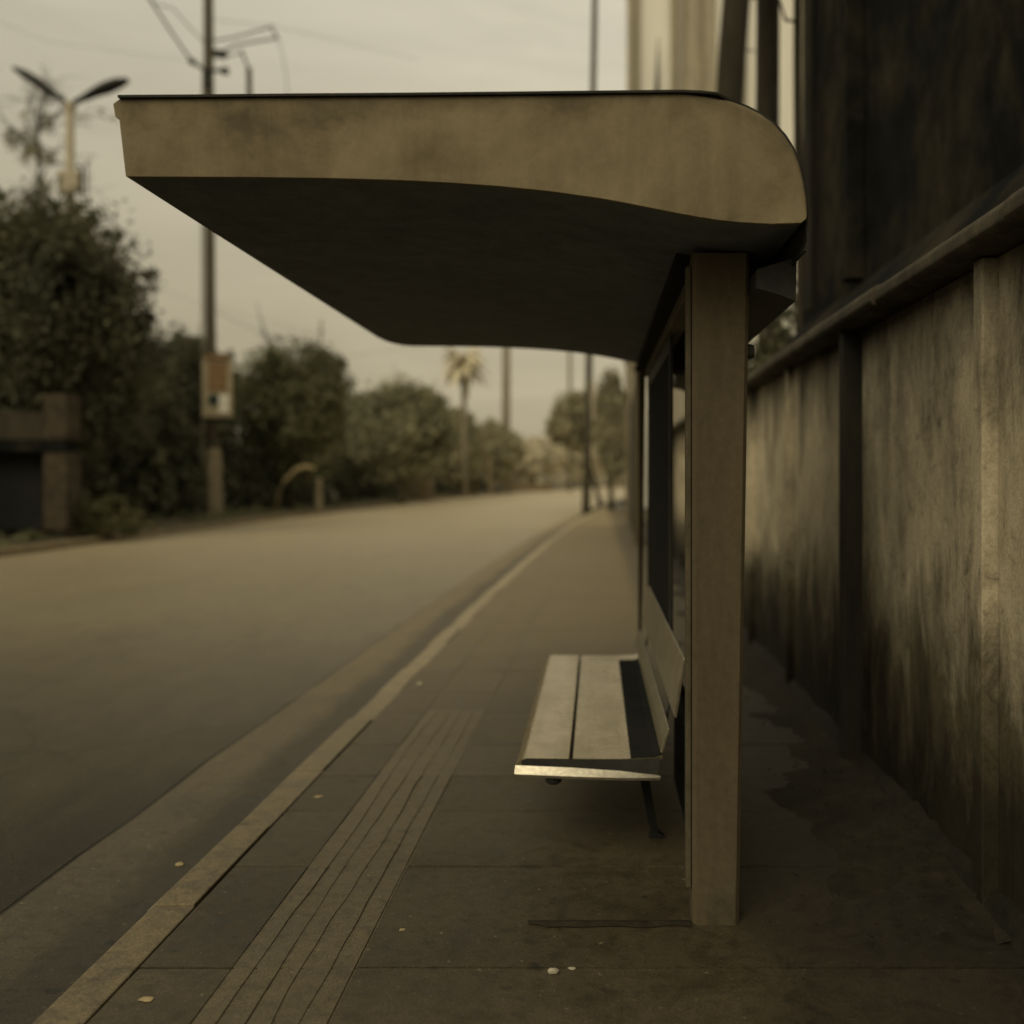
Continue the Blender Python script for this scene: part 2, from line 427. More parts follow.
# our pavement: slabs with dirt-filled joints
joints = [-12 + .86 * i for i in range(0, 16)] + [1.72, 2.45, 3.26, 4.11, 4.79, 5.35]
y = 5.35
while y < 60: y += rnd.uniform(.62, .86); joints.append(y)
def KI(y): return RK(y) + .187 + .004 * noise.noise(Vector((y * 2.2, 5, 5)))
base = strip(lambda y: KI(y) - .02, lambda y: 1.6 + curve(max(0, y - 20)), -.016, -.016, 1)
struct('pavement_bed', base, M['joint'])
pv = MB(); tc = MB()
def TL(y): return -1.195 + curve(y)
def TR(y): return -.785 + curve(y)
def quadslab(m, xa0, xa1, xb0, xb1, a, b, z=0, jz=.0022, gy=.004, gap=.0012):
    t = [z + rnd.uniform(-jz, jz) for _ in range(4)]
    a += gy; b -= gy
    m.add([(xa0 + gap, a, -.05), (xa1 - gap, a, -.05), (xb1 - gap, b, -.05), (xb0 + gap, b, -.05),
           (xa0 + gap, a, t[0]), (xa1 - gap, a, t[1]), (xb1 - gap, b, t[2]), (xb0 + gap, b, t[3])],
          [(4, 5, 6, 7), (0, 1, 5, 4), (1, 2, 6, 5), (2, 3, 7, 6), (3, 0, 4, 7)])
for a, b in zip(joints[:-1], joints[1:]):
    quadslab(pv, KI(a), TL(a), KI(b), TL(b), a, b)
    far = a > 6.6
    split = .66 + rnd.uniform(-.05, .05)
    quadslab(pv, TR(a), 1.52 + curve(max(0, a - 20)), TR(b), 1.52 + curve(max(0, b - 20)), a, b)
    if far: quadslab(pv, TL(a), TR(a), TL(b), TR(b), a, b)
    else: quadslab(tc, TL(a), TR(a), TL(b), TR(b), a, b, -.003)
struct('pavement', pv, M['paving'])
# guiding ridges on the tactile strip, worn low and wandering
for i in range(5):
    vs = []; fs = []; q = 0; y = -1.0
    while y < 6.9:
        def edge(k_, yy):
            if k_ == 0: return .004
            if k_ == 5: return .406
            return .41 * k_ / 5 + .022 * noise.noise(Vector((yy * .75, k_ * 7.3, 1))) + .007 * noise.noise(Vector((yy * 4, k_ * 3.1, 4)))
        gp_ = .0022 + .0022 * noise.noise(Vector((y * 1.2, i * 5.0, 8)))
        wear = .5 + .8 * noise.noise(Vector((y * .9, i * 2.7, 3)))
        zt = -.0012 + .0042 * min(1, max(0, wear)) * max(0, 1 - max(0, y - 4.8) / 2.6)
        x0 = TL(y) + edge(i, y) + gp_; x1 = TL(y) + edge(i + 1, y) - gp_
        vs += [(x0, y, -.006), (x0 + .004, y, zt), (x1 - .004, y, zt), (x1, y, -.006)]
        if q:
            for e in range(3): n = q * 4; fs.append((n - 4 + e, n - 3 + e, n + 1 + e, n + e))
        q += 1; y += .06
    tc.add(vs, fs)
struct('tactile_paving', tc, M['tactile'])

# soil gathered behind the shelter along the wall, ragged outline
dm = MB(); vs = []; fs = []; rows = [3.42 + .11 * i for i in range(0, 150)]
for y in rows:
    for q in range(13):
        t = q / 12; x = .58 + .94 * t
        rise = -.012 + .016 * t + .020 * noise.noise(Vector((x * 2.3, y * 1.5, 5))) + .010 * noise.noise(Vector((x * 7, y * 6, 2)))
        rise += .085 * max(0, t - .62) ** 1.4 * 2.2 * (.8 + .6 * noise.noise(Vector((x * 2, y * 1.4, 1))))
        if q == 0: rise = -.03
        vs.append((x, y, rise - max(0, (3.9 - y)) * .10 * (1.2 - t)))
for i in range(len(rows) - 1):
    for q in range(12): fs.append((i * 13 + q, i * 13 + q + 1, i * 13 + 14 + q, i * 13 + 13 + q))
dm.add(vs, fs); struct('dirt', dm, M['dirt'], smooth=True)

# far side: kerb, footway and earth bank behind
fk = MB(); vs = []; fs = []
for y in ys:
    x = LK(y)
    w = .05 * noise.noise(Vector((y * .5, 8, 0)))
    vs += [(x + .02 + w, y, -.2), (x + w, y, .0), (x - .05 + w, y, .03), (x - .30, y, .03), (x - .34, y, -.1)]
for i in range(len(ys) - 1):
    for q in range(4): fs.append((i * 5 + q, i * 5 + q + 1, i * 5 + 6 + q, i * 5 + 5 + q))
fk.add(vs, fs); struct('far_kerb', fk, M['far_kerb'])
struct('far_footway', strip(lambda y: LK(y) - 3.2, lambda y: LK(y) - .29, .03, .015, 1), M['earth'])
struct('bank', strip(lambda y: LK(y) - 60, lambda y: LK(y) - 3.19, .5, .024, 1), M['ground'])
struct('yard', strip(lambda y: 1.62 + curve(max(0, y - 20)), lambda y: 70 + curve(y), -.03, -.03, 1), M['earth'])

# ------------------------------------------------------------------ bus shelter
D1, D2 = 3.2, 7.32
shelter = empty('bus_shelter', (.44, 3.6, 0), 'brown bus shelter with a long cantilever roof beside the stained wall', 'bus shelter')
def pr(pts): return [((px - VX) * D1 / F, CH - (py - VY) * D1 / F) for px, py in pts]
top_px = [(116, 106), (122, 101.5), (200, 101), (300, 100), (400, 99.3), (500, 98.3), (600, 97.2), (680, 96.3), (700, 97), (716, 98.8), (732, 102.5), (746, 107.5),
          (760, 114.5), (773, 124), (784, 136), (793, 150), (799, 165), (803, 181), (806, 198), (806.5, 212), (805, 220)]
bot_px = [(800, 224), (770, 225), (740, 223.5), (720, 221.5), (700, 218.5), (675, 214), (650, 209), (625, 204), (600, 199.5), (550, 192.5), (500, 187.5), (450, 184),
          (400, 181.5), (330, 179.5), (250, 178.5), (128.5, 178), (122, 121), (118, 119)]
prof_t, prof_b = pr(top_px), pr(bot_px)
outline = prof_t + prof_b
nT, nO = len(prof_t), len(outline)
rings_y = [D1, 4.0, 4.9, 5.8, 6.5, 6.85, 7.05, 7.18, 7.27, D2]
def inset(y):                                      # the far corner is rounded in plan
    t = max(0, (y - 6.85) / (D2 - 6.85)); return .16 * (1 - math.sqrt(max(0, 1 - t * t)))
rf = MB(); vs = []; fs = []; mi = []
for y in rings_y:
    for (x, z) in outline:
        vs.append((x + (inset(y) * min(1, max(0, (-.9 - x) / .5))), y, z))
for i in range(len(rings_y) - 1):
    for q in range(nO):
        q2 = (q + 1) % nO
        fs.append((i * nO + q, i * nO + q2, (i + 1) * nO + q2, (i + 1) * nO + q)); mi.append(0)
fs.append(tuple(range((len(rings_y) - 1) * nO, len(rings_y) * nO)))
rf.add(vs, fs)
roof = rf.build('roof', M['soffit'], shelter)
# end fascia: an 18 mm rendered board closing the near end
fa = MB(); fa.prism(outline, D1 - .018, D1 + .002)
fas = fa.build('fascia', M['fascia'], roof)
bm = bmesh.new(); bm.from_mesh(fas.data)            # the rendered end rolls over towards the back curve
ed = [e for e in bm.edges if all(abs(v.co.y + 3.6 - (D1 - .018)) < 1e-4 for v in e.verts) and all(v.co.x + .44 > .30 and v.co.z > 2.43 for v in e.verts)]
bmesh.ops.bevel(bm, geom=ed, offset=.016, segments=3, affect='EDGES', profile=.5); bm.to_mesh(fas.data); bm.free()
# tarred covering: a thin sheet over the top and round the back, standing slightly proud of the fascia
def offset(pts, d):
    out = []
    for i, (x, z) in enumerate(pts):
        a = pts[max(0, i - 1)]; b = pts[min(len(pts) - 1, i + 1)]
        tx, tz = b[0] - a[0], b[1] - a[1]; l = math.hypot(tx, tz)
        out.append((x - tz / l * d, z + tx / l * d))
    return out
path = pr(top_px[1:] + [(806, 228), (807, 240), (804, 250)])
inner, outer = offset(path, .002), offset(path, .010)
cv = MB(); vs = []; fs = []; n = len(path)
for y in (D1 - .03, D2 + .02):
    vs += [(x, y + (.035 if (y < 5 and x > .42) else 0), z) for x, z in inner] + [(x, y + (.035 if (y < 5 and x > .42) else 0), z) for x, z in outer]
for i in range(n - 1):
    fs += [(i, i + 1, n + i + 1, n + i), (2 * n + i, 2 * n + i + 1, 3 * n + i + 1, 3 * n + i), (n + i, n + i + 1, 3 * n + i + 1, 3 * n + i), (i, i + 1, 2 * n + i + 1, 2 * n + i)]
fs += [(0, n, 3 * n, 2 * n), (n - 1, 2 * n - 1, 4 * n - 1, 3 * n - 1)]
cv.add(vs, fs); cv.build('roof_covering', M['tarred'], roof, smooth=True, auto=40)
# sloping underside behind the fascia where the roof meets the posts
ub = MB()
ub.prism([(.28, 2.36), (.52, 2.335), (.60, 2.325), (.665, 2.33), (.668, 2.418), (.30, 2.44)], 3.72, D2 - .12)
ub.build('roof_beam', M['panel'], shelter, bevel=.01)
gu = MB()
gu.prism([((px - VX) * .0034, CH - (py - VY) * .0034) for px, py in [(758, 268), (798, 256), (797, 300), (776, 292), (757, 287)]], 3.42, D2 - .1)
gu.build('rain_gutter', M['dark_metal'], shelter)

def post(y0, xa, xb, dep, ztop, name='post'):
    m = MB(); vs = []; fs = []
    zs = [0, .12, .17, .6, 1.2, 1.8, ztop]
    for z in zs:
        t = z / ztop; x0 = xa + .010 * (1 - t) * 0; x1 = xb - .038 * (1 - t)
        c = .014
        for (x, y) in [(x0 + c, y0), (x1 - c, y0), (x1, y0 + c), (x1, y0 + dep - c), (x1 - c, y0 + dep), (x0 + c, y0 + dep), (x0, y0 + dep - c), (x0, y0 + c)]:
            vs.append((x, y, z))
    for i in range(len(zs) - 1):
        for q in range(8): fs.append((i * 8 + q, i * 8 + (q + 1) % 8, i * 8 + 8 + (q + 1) % 8, i * 8 + 8 + q))
    fs += [tuple(range(8))[::-1], tuple(range(len(zs) * 8 - 8, len(zs) * 8))]
    m.add(vs, fs)
    return m.build(name, M['post'], shelter)
post(3.57, .345, .550, .13, 2.40)
post(7.08, .30, .355, .10, 2.43)
# thin corner strip on the near post, a patched footing and a bolt
cs = MB(); cs.box(.325, .343, 3.60, 3.66, .12, 2.36); cs.build('corner_strip', M['rail'], shelter, bevel=.004)
ft = MB(); ft.box(.396, .496, 3.5672, 3.569, 0, .150, jz=.02); ft.build('footing', M['rail'], shelter)
bo = MB(); bo.tube([(.545, 3.63, 2.055), (.572, 3.63, 2.055)], [.03, .024], 12); bo.build('bolt', M['dark_metal'], shelter)
# back screen: dark board in a frame, a plain rail above it, dark board added behind the bench to block light
sc = MB(); sc.box(.364, .374, 4.95, 7.06, .64, 2.22); scr = sc.build('back_panel', M['panel'], shelter)
fr = MB()
fr.box(.361, .379, 4.905, 4.948, .60, 2.30); fr.box(.361, .379, 4.95, 7.06, 2.222, 2.30); fr.box(.361, .379, 4.95, 7.06, .60, .638)
fr.build('panel_frame', M['dark_metal'], scr, bevel=.004)
rl = MB(); rl.box(.346, .43, 3.705, 7.07, 2.305, 2.40); rl.build('top_rail', M['rail'], shelter, bevel=.008)
kp = MB(); kp.box(.381, .395, 3.78, 4.89, .12, .66); kp.build('shade_board', M['panel'], shelter)
bp = MB(); vs = []; fs = []
for i in range(25):
    t = i / 24; x = -.245 + .585 * t; w = .030 + .022 * noise.noise(Vector((x * 9, 2, 0))) + (.02 if t > .1 else 0)
    vs += [(x, 3.60, .0055), (x, 3.60 - w * .5, .010 + .004 * noise.noise(Vector((x * 20, 5, 0)))), (x, 3.60 - w, .0045)]
    if i: n = len(vs); fs += [(n - 6, n - 5, n - 2, n - 3), (n - 5, n - 4, n - 1, n - 2)]
bp.add(vs, fs); bp.build('base_plate', M['dirt'], shelter)

# ------------------------------------------------------------------ bench
bench = empty('bench', (0, 4.1, 0), 'worn metal bench with two backrest rails under the bus shelter roof', 'bench')
Y0, Y1 = 4.09, 6.46
def seat_board(prof, nseg=10):
    m = MB(); vs = []; fs = []; n = len(prof)
    for i in range(nseg + 1):
        t = i / nseg; y = Y0 + (Y1 - Y0) * t; sag = -.006 * math.sin(math.pi * t)
        vs += [(x, y, z + sag) for x, z in prof]
    for i in range(nseg):
        for q in range(n): fs.append((i * n + q, i * n + (q + 1) % n, i * n + n + (q + 1) % n, i * n + n + q))
    fs += [tuple(range(n))[::-1], tuple(range(nseg * n, nseg * n + n))]
    m.add(vs, fs); return m
front = [(-.330, .392), (-.333, .405), (-.318, .430), (-.300, .446), (-.285, .450), (-.112, .448), (-.109, .444), (-.109, .425), (-.28, .425), (-.31, .40)]
back = [(-.097, .444), (-.094, .448), (.10, .447), (.24, .452), (.268, .462), (.272, .452), (.245, .430), (-.097, .424)]
shade_prof = [(.142, .4485), (.146, .4535), (.235, .4555), (.262, .4635), (.268, .4625), (.24, .4525)]
seat_board(front).build('seat_board', M['steel'], bench, smooth=True, auto=35)
seat_board(back).build('seat_board', M['steel'], bench, smooth=True, auto=35)
il = MB(); il.prism(shade_prof, Y0 + .002, 6.27); il.build('seat_shade', M['panel'], bench)  # backrest's shade laid on the seat as a dark strip
und = MB(); und.box(-.30, .25, Y0 + .03, Y1 - .03, .385, .418); und.build('seat_frame', M['dark_metal'], bench, bevel=.004)
# bright folded trim across the near end, tapering to the back
et = MB()
a = [(-.328, 4.066, .428), (-.10, 4.064, .419), (.10, 4.066, .405), (.262, 4.072, .384)]
b_ = [(-.331, 4.046, .398), (-.10, 4.044, .389), (.10, 4.050, .381), (.262, 4.066, .377)]
c_ = [(x, y + .005, z - .012) for x, y, z in b_]
et.add(a + b_ + c_, [(0, 1, 5, 4), (1, 2, 6, 5), (2, 3, 7, 6), (4, 5, 9, 8), (5, 6, 10, 9), (6, 7, 11, 10)])
et.build('end_trim', M['bright_steel'], bench, smooth=True, auto=40)
ed = MB(); ed.add([(-.306, 4.0875, .441), (-.285, 4.0875, .4475), (.10, 4.0875, .445), (.24, 4.0875, .450), (.262, 4.0875, .456), (.25, 4.0875, .36), (-.30, 4.0875, .395)], [(0, 1, 2, 3, 4, 5, 6)]); ed.build('end_plate', M['dark_metal'], bench)
kn = MB(); kn.tube([(-.175, 4.13, .40), (-.175, 4.13, .345), (-.175, 4.13, .335)], [.034, .034, .022], 12); kn.build('knob', M['dark_metal'], bench)
for yy in (4.42, 6.15):
    lg = MB(); lg.prism([(.17, .386), (.215, .386), (.275, .03), (.30, .012), (.30, .003), (.235, .003), (.235, .012), (.240, .03)], yy, yy + .045); lg.build('leg', M['panel'], bench, bevel=.003)
def rail(x0, z0, x1, z1, ya, yb, th=.011):
    m = MB(); d = Vector((x1 - x0, z1 - z0)).normalized(); nn = Vector((d.y, -d.x)) * th
    p = [(x0, z0), ((x0 + x1) / 2 - .004, (z0 + z1) / 2), (x1 - .004, z1 - .008), (x1, z1), (x1 + .006, z1), (x1 + nn.x, z1 + nn.y), (x0 + nn.x, z0 + nn.y)]
    m.prism(p, ya, yb); return m.build('backrest_rail', M['backrest'], bench, bevel=.003)
rail(.258, .492, .290, .590, 4.02, 6.62)
rail(.312, .640, .350, .876, 3.99, 6.66)
for yy in (4.35, 6.2):
    br = MB(); br.prism([(.24, .40), (.275, .40), (.306, .50), (.357, .80), (.350, .80), (.330, .66), (.294, .50)], yy, yy + .035); br.build('bracket', M['dark_metal'], bench)

# ------------------------------------------------------------------ boundary wall on the right
WX = 1.49
wall = empty('boundary_wall', (WX, 5, 0), 'stained concrete panel wall with coping running behind the bus shelter', 'wall')
pil = [-5.45, -3.6, -1.75, .1, 1.95, 3.72, 5.62, 7.52, 9.4, 11.3, 13.2, 15.1, 17.0, 18.9, 20.8, 22.7, 24.6]
for a, b in zip(pil[:-1], pil[1:]):
    w = MB(); a2, b2 = a + .10, b - .012
    bow = rnd.uniform(-.008, .012)
    w.box(WX + bow, WX + .10, a2, b2, .0, 2.42); w.build('wall_panel', M['wall'], wall, bevel=.006)
for i, a in enumerate(pil):
    w = MB(); dpt = .105 if i in (6, 10, 13) else .055
    w.box(WX - dpt, WX + .11, a, a + .088, 0, 2.418); o = w.build('pilaster', M['wall_dark'] if i in (6, 10, 13) else M['wall'], wall, bevel=.008)
cp = MB()
n_seg = [-6 + 1.55 * i for i in range(21)]
for a, b in zip(n_seg[:-1], n_seg[1:]):
    j = rnd.uniform(-.012, .012)
    cp.prism([(WX - .13 + j, 2.432), (WX - .155 + j, 2.455), (WX - .155 + j, 2.50), (WX - .12 + j, 2.535), (WX + .14, 2.56), (WX + .14, 2.424), (WX - .08, 2.424)], a + .004, b - .004)
cp.build('coping', M['coping'], wall, bevel=.01)
pl = MB(); vs = []; fs = []; rows = [-6 + .08 * i for i in range(0, 390)]
for y in rows:
    h = .07 + .03 * noise.noise(Vector((y * 9, 7, 0))) + .06 * noise.noise(Vector((y * .8, 1, 0))) + .05 * noise.noise(Vector((y * 2.9, 4, 0))); d = .05 + .04 * noise.noise(Vector((y * 1.2, 9, 0)))
    vs += [(WX - d - .04, y, -.02), (WX - d, y, h * .45), (WX - .02, y, h), (WX + .02, y, h + .01)]
for i in range(len(rows) - 1):
    for q in range(3): fs.append((i * 4 + q, i * 4 + q + 1, i * 4 + 5 + q, i * 4 + 4 + q))
pl.add(vs, fs); pl.build('plinth', M['moss'], wall, smooth=True)

# ------------------------------------------------------------------ dark building above the wall
BX = 2.30
bld = empty('dark_building', (BX, 3, 0), 'sooty dark building rising directly behind the stained boundary wall', 'building')
w = MB(); w.box(BX, BX + 9, -8, 11.12, 0, 13.5); w.build('wall', M['dark_wall'], bld)
lt = MB(); lt.prism([(1.645, 2.50), (1.645, 2.56), (BX - .003, 3.28), (BX - .003, 3.20)], -8, 11.14); lt.build('lean_to_roof', M['dark_wall'], bld)
w = MB(); w.prism([(1.66, 2.40), (1.66, 2.52), (BX - .004, 3.19), (BX - .004, 2.40)], 11.06, 11.12); w.build('end_panel', M['dark_wall'], bld)
for yy, wd in ((8.55, .22), (4.6, .3)):
    w = MB(); w.box(BX - .16, BX - .003, yy, yy + wd, 3.30, 13.4); w.build('pier', M['dark_wall'], bld, bevel=.01)
w = MB(); w.tube([(BX - .09, 10.35, 3.32), (BX - .09, 10.35, 12)], .05, 10); w.build('downpipe', M['wall_dark'], bld)

# ------------------------------------------------------------------ pale tall building up the street
pb = empty('pale_building', (8, 56, 0), 'tall pale clad building beyond the end of the boundary wall', 'building')
w = MB(); w.box(1.75, 24, 52, 58, 0, 36); w.build('wall', M['pale_wall'], pb)
for px0, px1, mt in ((628, 633, 'pole_pale'), (634.5, 639, 'pale_rib'), (671, 677, 'pale_rib'), (681, 684, 'pole_pale'), (699, 702, 'pale_rib'), (740, 746, 'pole_pale'), (766, 771, 'pale_rib'), (800, 806, 'pole_pale')):
    w = MB(); a, b = P(px0, 0, 51.7).x, P(px1, 0, 51.7).x
    w.box(a, b, 51.6, 51.97, 0, 35.6); w.build('rib', M[mt], pb, bevel=.03)
w = MB(); p0 = P(684.5, 0, 51.9).x; w.box(p0, P(716, 0, 51.9).x, 51.85, 51.996, 0, 35); w.build('facade_panel', M['jacket'] if False else M['pole_pale'], pb)
w = MB(); w.tube([(P(657, 0, 51.4).x, 51.4, 0), (P(656.5, 0, 51.4).x, 51.4, 20.5), (P(658, 0, 51.4).x, 51.4, 24.2)], [.12, .16, .02], 8); w.build('spike', M['bark'], pb)

# ------------------------------------------------------------------ vegetation helpers
def foliage(lumps, n, size, name, mat, parent=None, seed=1, shell=.55, flat=.0):
    r = random.Random(seed); m = MB(); vs = []; fs = []
    tot = sum(l[1].x * l[1].y * l[1].z for l in lumps)
    for c, rad in lumps:
        k_ = int(n * rad.x * rad.y * rad.z / tot) + 8
        subs = []
        for _ in range(max(6, k_ // 45)):
            d = Vector((r.gauss(0, 1), r.gauss(0, 1), r.gauss(0, 1))).normalized() * (shell + (1.05 - shell) * r.random())
            subs.append((Vector((c.x + d.x * rad.x, c.y + d.y * rad.y, c.z + d.z * rad.z)), d))
        for _ in range(k_):
            s, d = r.choice(subs)
            q = s + Vector(((r.random() + r.random() - 1) * rad.x, (r.random() + r.random() - 1) * rad.y, (r.random() + r.random() - 1) * rad.z)) * .30
            if q.z < .05: q.z = .05 + r.random() * .2
            nrm = (d * .6 + Vector((r.gauss(0, 1), r.gauss(0, 1), r.gauss(0, 1) + .4)) * .6).normalized()
            t = nrm.cross(Vector((r.gauss(0, 1), r.gauss(0, 1), r.gauss(0, 1)))).normalized(); b = nrm.cross(t)
            l = size * r.uniform(.6, 1.5); wd = l * r.uniform(.35, .6)
            i = len(vs)
            vs += [q - t * l * .5, q + b * wd * .5, q + t * l * .5 - nrm * l * .12, q - b * wd * .5]
            fs.append((i, i + 1, i + 2, i + 3))
    m.add(vs, fs)
    off = Vector(parent.location) if parent else Vector()
    me = bpy.data.meshes.new(name); me.from_pydata([tuple(Vector(v) - off) for v in m.v], [], m.f); me.update()
    return link(name, me, mat, parent)

def trunk_mb(base, h, r0, lean=(0, 0), limbs=5, seed=0, spread=1.6, top=.45, limb_from=.45):
    r = random.Random(seed); m = MB()
    b = Vector(base); pts = []; rad = []
    for i in range(8):
        t = i / 7
        pts.append(b + Vector((lean[0] * t + .10 * r0 * r.gauss(0, 1) * (i > 0), lean[1] * t + .1 * r0 * r.gauss(0, 1) * (i > 0), h * t)))
        rad.append(r0 * (1.35 if i == 0 else 1) * (1 - (1 - top) * t))
    m.tube(pts, rad, 9)
    for k_ in range(limbs):
        t = limb_from + (1 - limb_from) * (k_ + .5) / limbs
        s = pts[min(6, int(t * 7))].lerp(pts[min(7, int(t * 7) + 1)], t * 7 % 1)
        a = r.uniform(0, 2 * math.pi); L = spread * r.uniform(.7, 1.3)
        d = Vector((math.cos(a), math.sin(a), r.uniform(.5, 1.1)))
        m.tube([s, s + d * L * .4, s + d * L * .75 + Vector((0, 0, .15 * L)), s + d * L + Vector((r.gauss(0, .1), r.gauss(0, .1), .35 * L))], [r0 * .45, r0 * .32, r0 * .2, r0 * .06], 6)
    return m

def tree(name, label, px, d, top_py, half_px, bot_z, mat, n=9000, leaf=.26, seed=1, bark='bark', group=None, cat='tree', nl=7, trunk_r=.2, low=.0, tx=None):
    X = (px - VX) * d / F; Rr = half_px * d / F; ztop = CH - (top_py - VY) * d / F
    r = random.Random(seed)
    t = empty(name, (X if tx is None else tx, d, 0), label, cat, group)
    trunk_mb((t.location.x, d, -.05), ztop * .72, trunk_r, (X - t.location.x, 0), 6, seed, Rr * .7).build('trunk', M[bark], t, smooth=True)
    lumps = []
    zc = (ztop + bot_z) / 2; hz = (ztop - bot_z) / 2
    lumps.append((Vector((X, d, zc)), Vector((Rr * .8, Rr * .8, hz * .85))))
    for i in range(nl):
        a = i * 2.4 + r.uniform(-.4, .4); e = r.uniform(-.75, .95)
        k_ = math.sqrt(max(.12, 1 - e * e))
        s = r.uniform(.30, .48)
        lumps.append((Vector((X + math.cos(a) * Rr * (1 - s) * k_, d + math.sin(a) * Rr * (1 - s) * k_, zc + e * hz * (1 - s))), Vector((Rr * s, Rr * s, hz * s * 1.05))))
    foliage(lumps, n, leaf, 'crown', M[mat], t, seed)
    return t

TG = 'trees along the far side of the street'
tree('broadleaf_tree', 'large dark rounded tree in front of the double-headed street lamp', 44, 28, 184, 124, 1.6, 'leaf_dark', 34000, .21, 3, nl=12, trunk_r=.28, group=TG)
tree('broadleaf_tree', 'dark tree crowding in just behind the masonry gate pillar', -20, 34, 205, 110, 1.2, 'leaf_dark', 22000, .27, 4, nl=8, group=TG)
tree('broadleaf_tree', 'dark loose tree filling the space directly behind the notice board', 178, 45, 325, 62, .8, 'leaf_dark', 24000, .27, 5, nl=9, group=TG)
tree('broadleaf_tree', 'full green bushy tree standing right after the tall utility pole', 290, 50, 333, 66, .9, 'leaf_mid', 30000, .25, 6, nl=11, group=TG)
tree('broadleaf_tree', 'mid green low tree between the bushy tree and the palm', 402, 62, 377, 56, .9, 'leaf_soft', 24000, .30, 17, nl=9, group=TG, bark='bark_far')
tree('broadleaf_tree', 'small olive tree partly filling the dip before the hazy row', 352, 66, 385, 34, .6, 'leaf_soft', 10000, .30, 27, nl=6, group=TG, bark='bark_far')
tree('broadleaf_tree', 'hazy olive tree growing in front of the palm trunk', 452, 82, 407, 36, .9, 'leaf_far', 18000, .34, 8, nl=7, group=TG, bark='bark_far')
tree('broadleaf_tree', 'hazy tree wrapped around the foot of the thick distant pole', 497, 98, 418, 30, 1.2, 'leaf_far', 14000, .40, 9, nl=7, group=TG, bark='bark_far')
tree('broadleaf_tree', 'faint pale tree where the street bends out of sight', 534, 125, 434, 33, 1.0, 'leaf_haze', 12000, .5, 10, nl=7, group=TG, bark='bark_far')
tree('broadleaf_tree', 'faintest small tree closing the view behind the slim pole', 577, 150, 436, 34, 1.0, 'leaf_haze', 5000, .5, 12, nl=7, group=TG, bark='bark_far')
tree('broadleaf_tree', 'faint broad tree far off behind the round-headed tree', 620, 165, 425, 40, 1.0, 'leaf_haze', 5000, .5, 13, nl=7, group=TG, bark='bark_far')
tree('broadleaf_tree', 'small round-headed dark tree on our pavement beside the slender pole', 577, 56, 388, 32, 3.0, 'leaf_far', 18000, .24, 14, nl=8, bark='bark', trunk_r=.13, tx=.3, group='trees on the shelter side')
tree('broadleaf_tree', 'narrow dark tree between the slender pole and the pale building', 611, 49, 368, 19, 1.2, 'leaf_far', 14000, .24, 15, nl=7, trunk_r=.14, group='trees on the shelter side')

# clipped hedge filling the foot of the tree row: one continuous planting
lumps = []
r = random.Random(5)
y = 24.0
while y < 112:
    x = LK(y) - 3.9 - r.random()
    lumps.append((Vector((x, y, 1.35)), Vector((1.2, 1.6, 1.9 + .8 * r.random()))))
    y += 1.9
y = 27.0
while y < 47:
    lumps.append((Vector((LK(y) - 4.6 - r.random() * 1.2, y, 2.3)), Vector((1.5, 1.7, 2.6 + r.random())))); y += 1.7
hg = foliage(lumps, 80000, .30, 'hedge', M['leaf_dark'], None, 21, .5)
tag(hg, 'long dark overgrown hedge behind the far footway under the trees', 'hedge')
tl = []
for i in range(46):
    x = -70 + i * 4.2; tl.append((Vector((x + r.random() * 2, 205 + 20 * r.random(), 2.2)), Vector((4, 3, 3.2 + 2.2 * r.random()))))
fl = foliage(tl, 30000, .9, 'treeline', M['leaf_haze'], None, 55); tag(fl, 'faint hazy line of far trees closing the end of the street', 'treeline', kind='stuff')
# shrub by the kerb and low weeds along it
s = P(107, 520, 26.5); sh = empty('shrub', (s.x, s.y, .03), 'low grey green shrub at the far kerb before the tall pole', 'shrub')
foliage([(Vector((s.x - .3, s.y, .55)), Vector((.85, .6, .5))), (Vector((s.x + .5, s.y, .4)), Vector((.65, .55, .36))), (Vector((s.x - .1, s.y + .2, .85)), Vector((.5, .5, .35)))], 3200, .11, 'foliage', M['leaf_shrub'], sh, 31)
st_ = MB()
for i in range(6):
    a = i * 1.05; st_.tube([(s.x + .1 * math.cos(a), s.y + .1 * math.sin(a), 0.02), (s.x + .6 * math.cos(a), s.y + .4 * math.sin(a), .6)], [.02, .008], 5)
st_.build('stem', M['bark'], sh)
wl = []
for i in range(120):
    y = 20 + 70 * r.random() ** 1.5; wl.append((Vector((LK(y) - .5 - 2.4 * r.random(), y, .12)), Vector((.35, .5, .14))))
we = foliage(wl, 7000, .13, 'weeds', M['leaf_mid'], None, 33); tag(we, 'low weeds and fallen leaves along the far footway', 'weeds', kind='stuff')

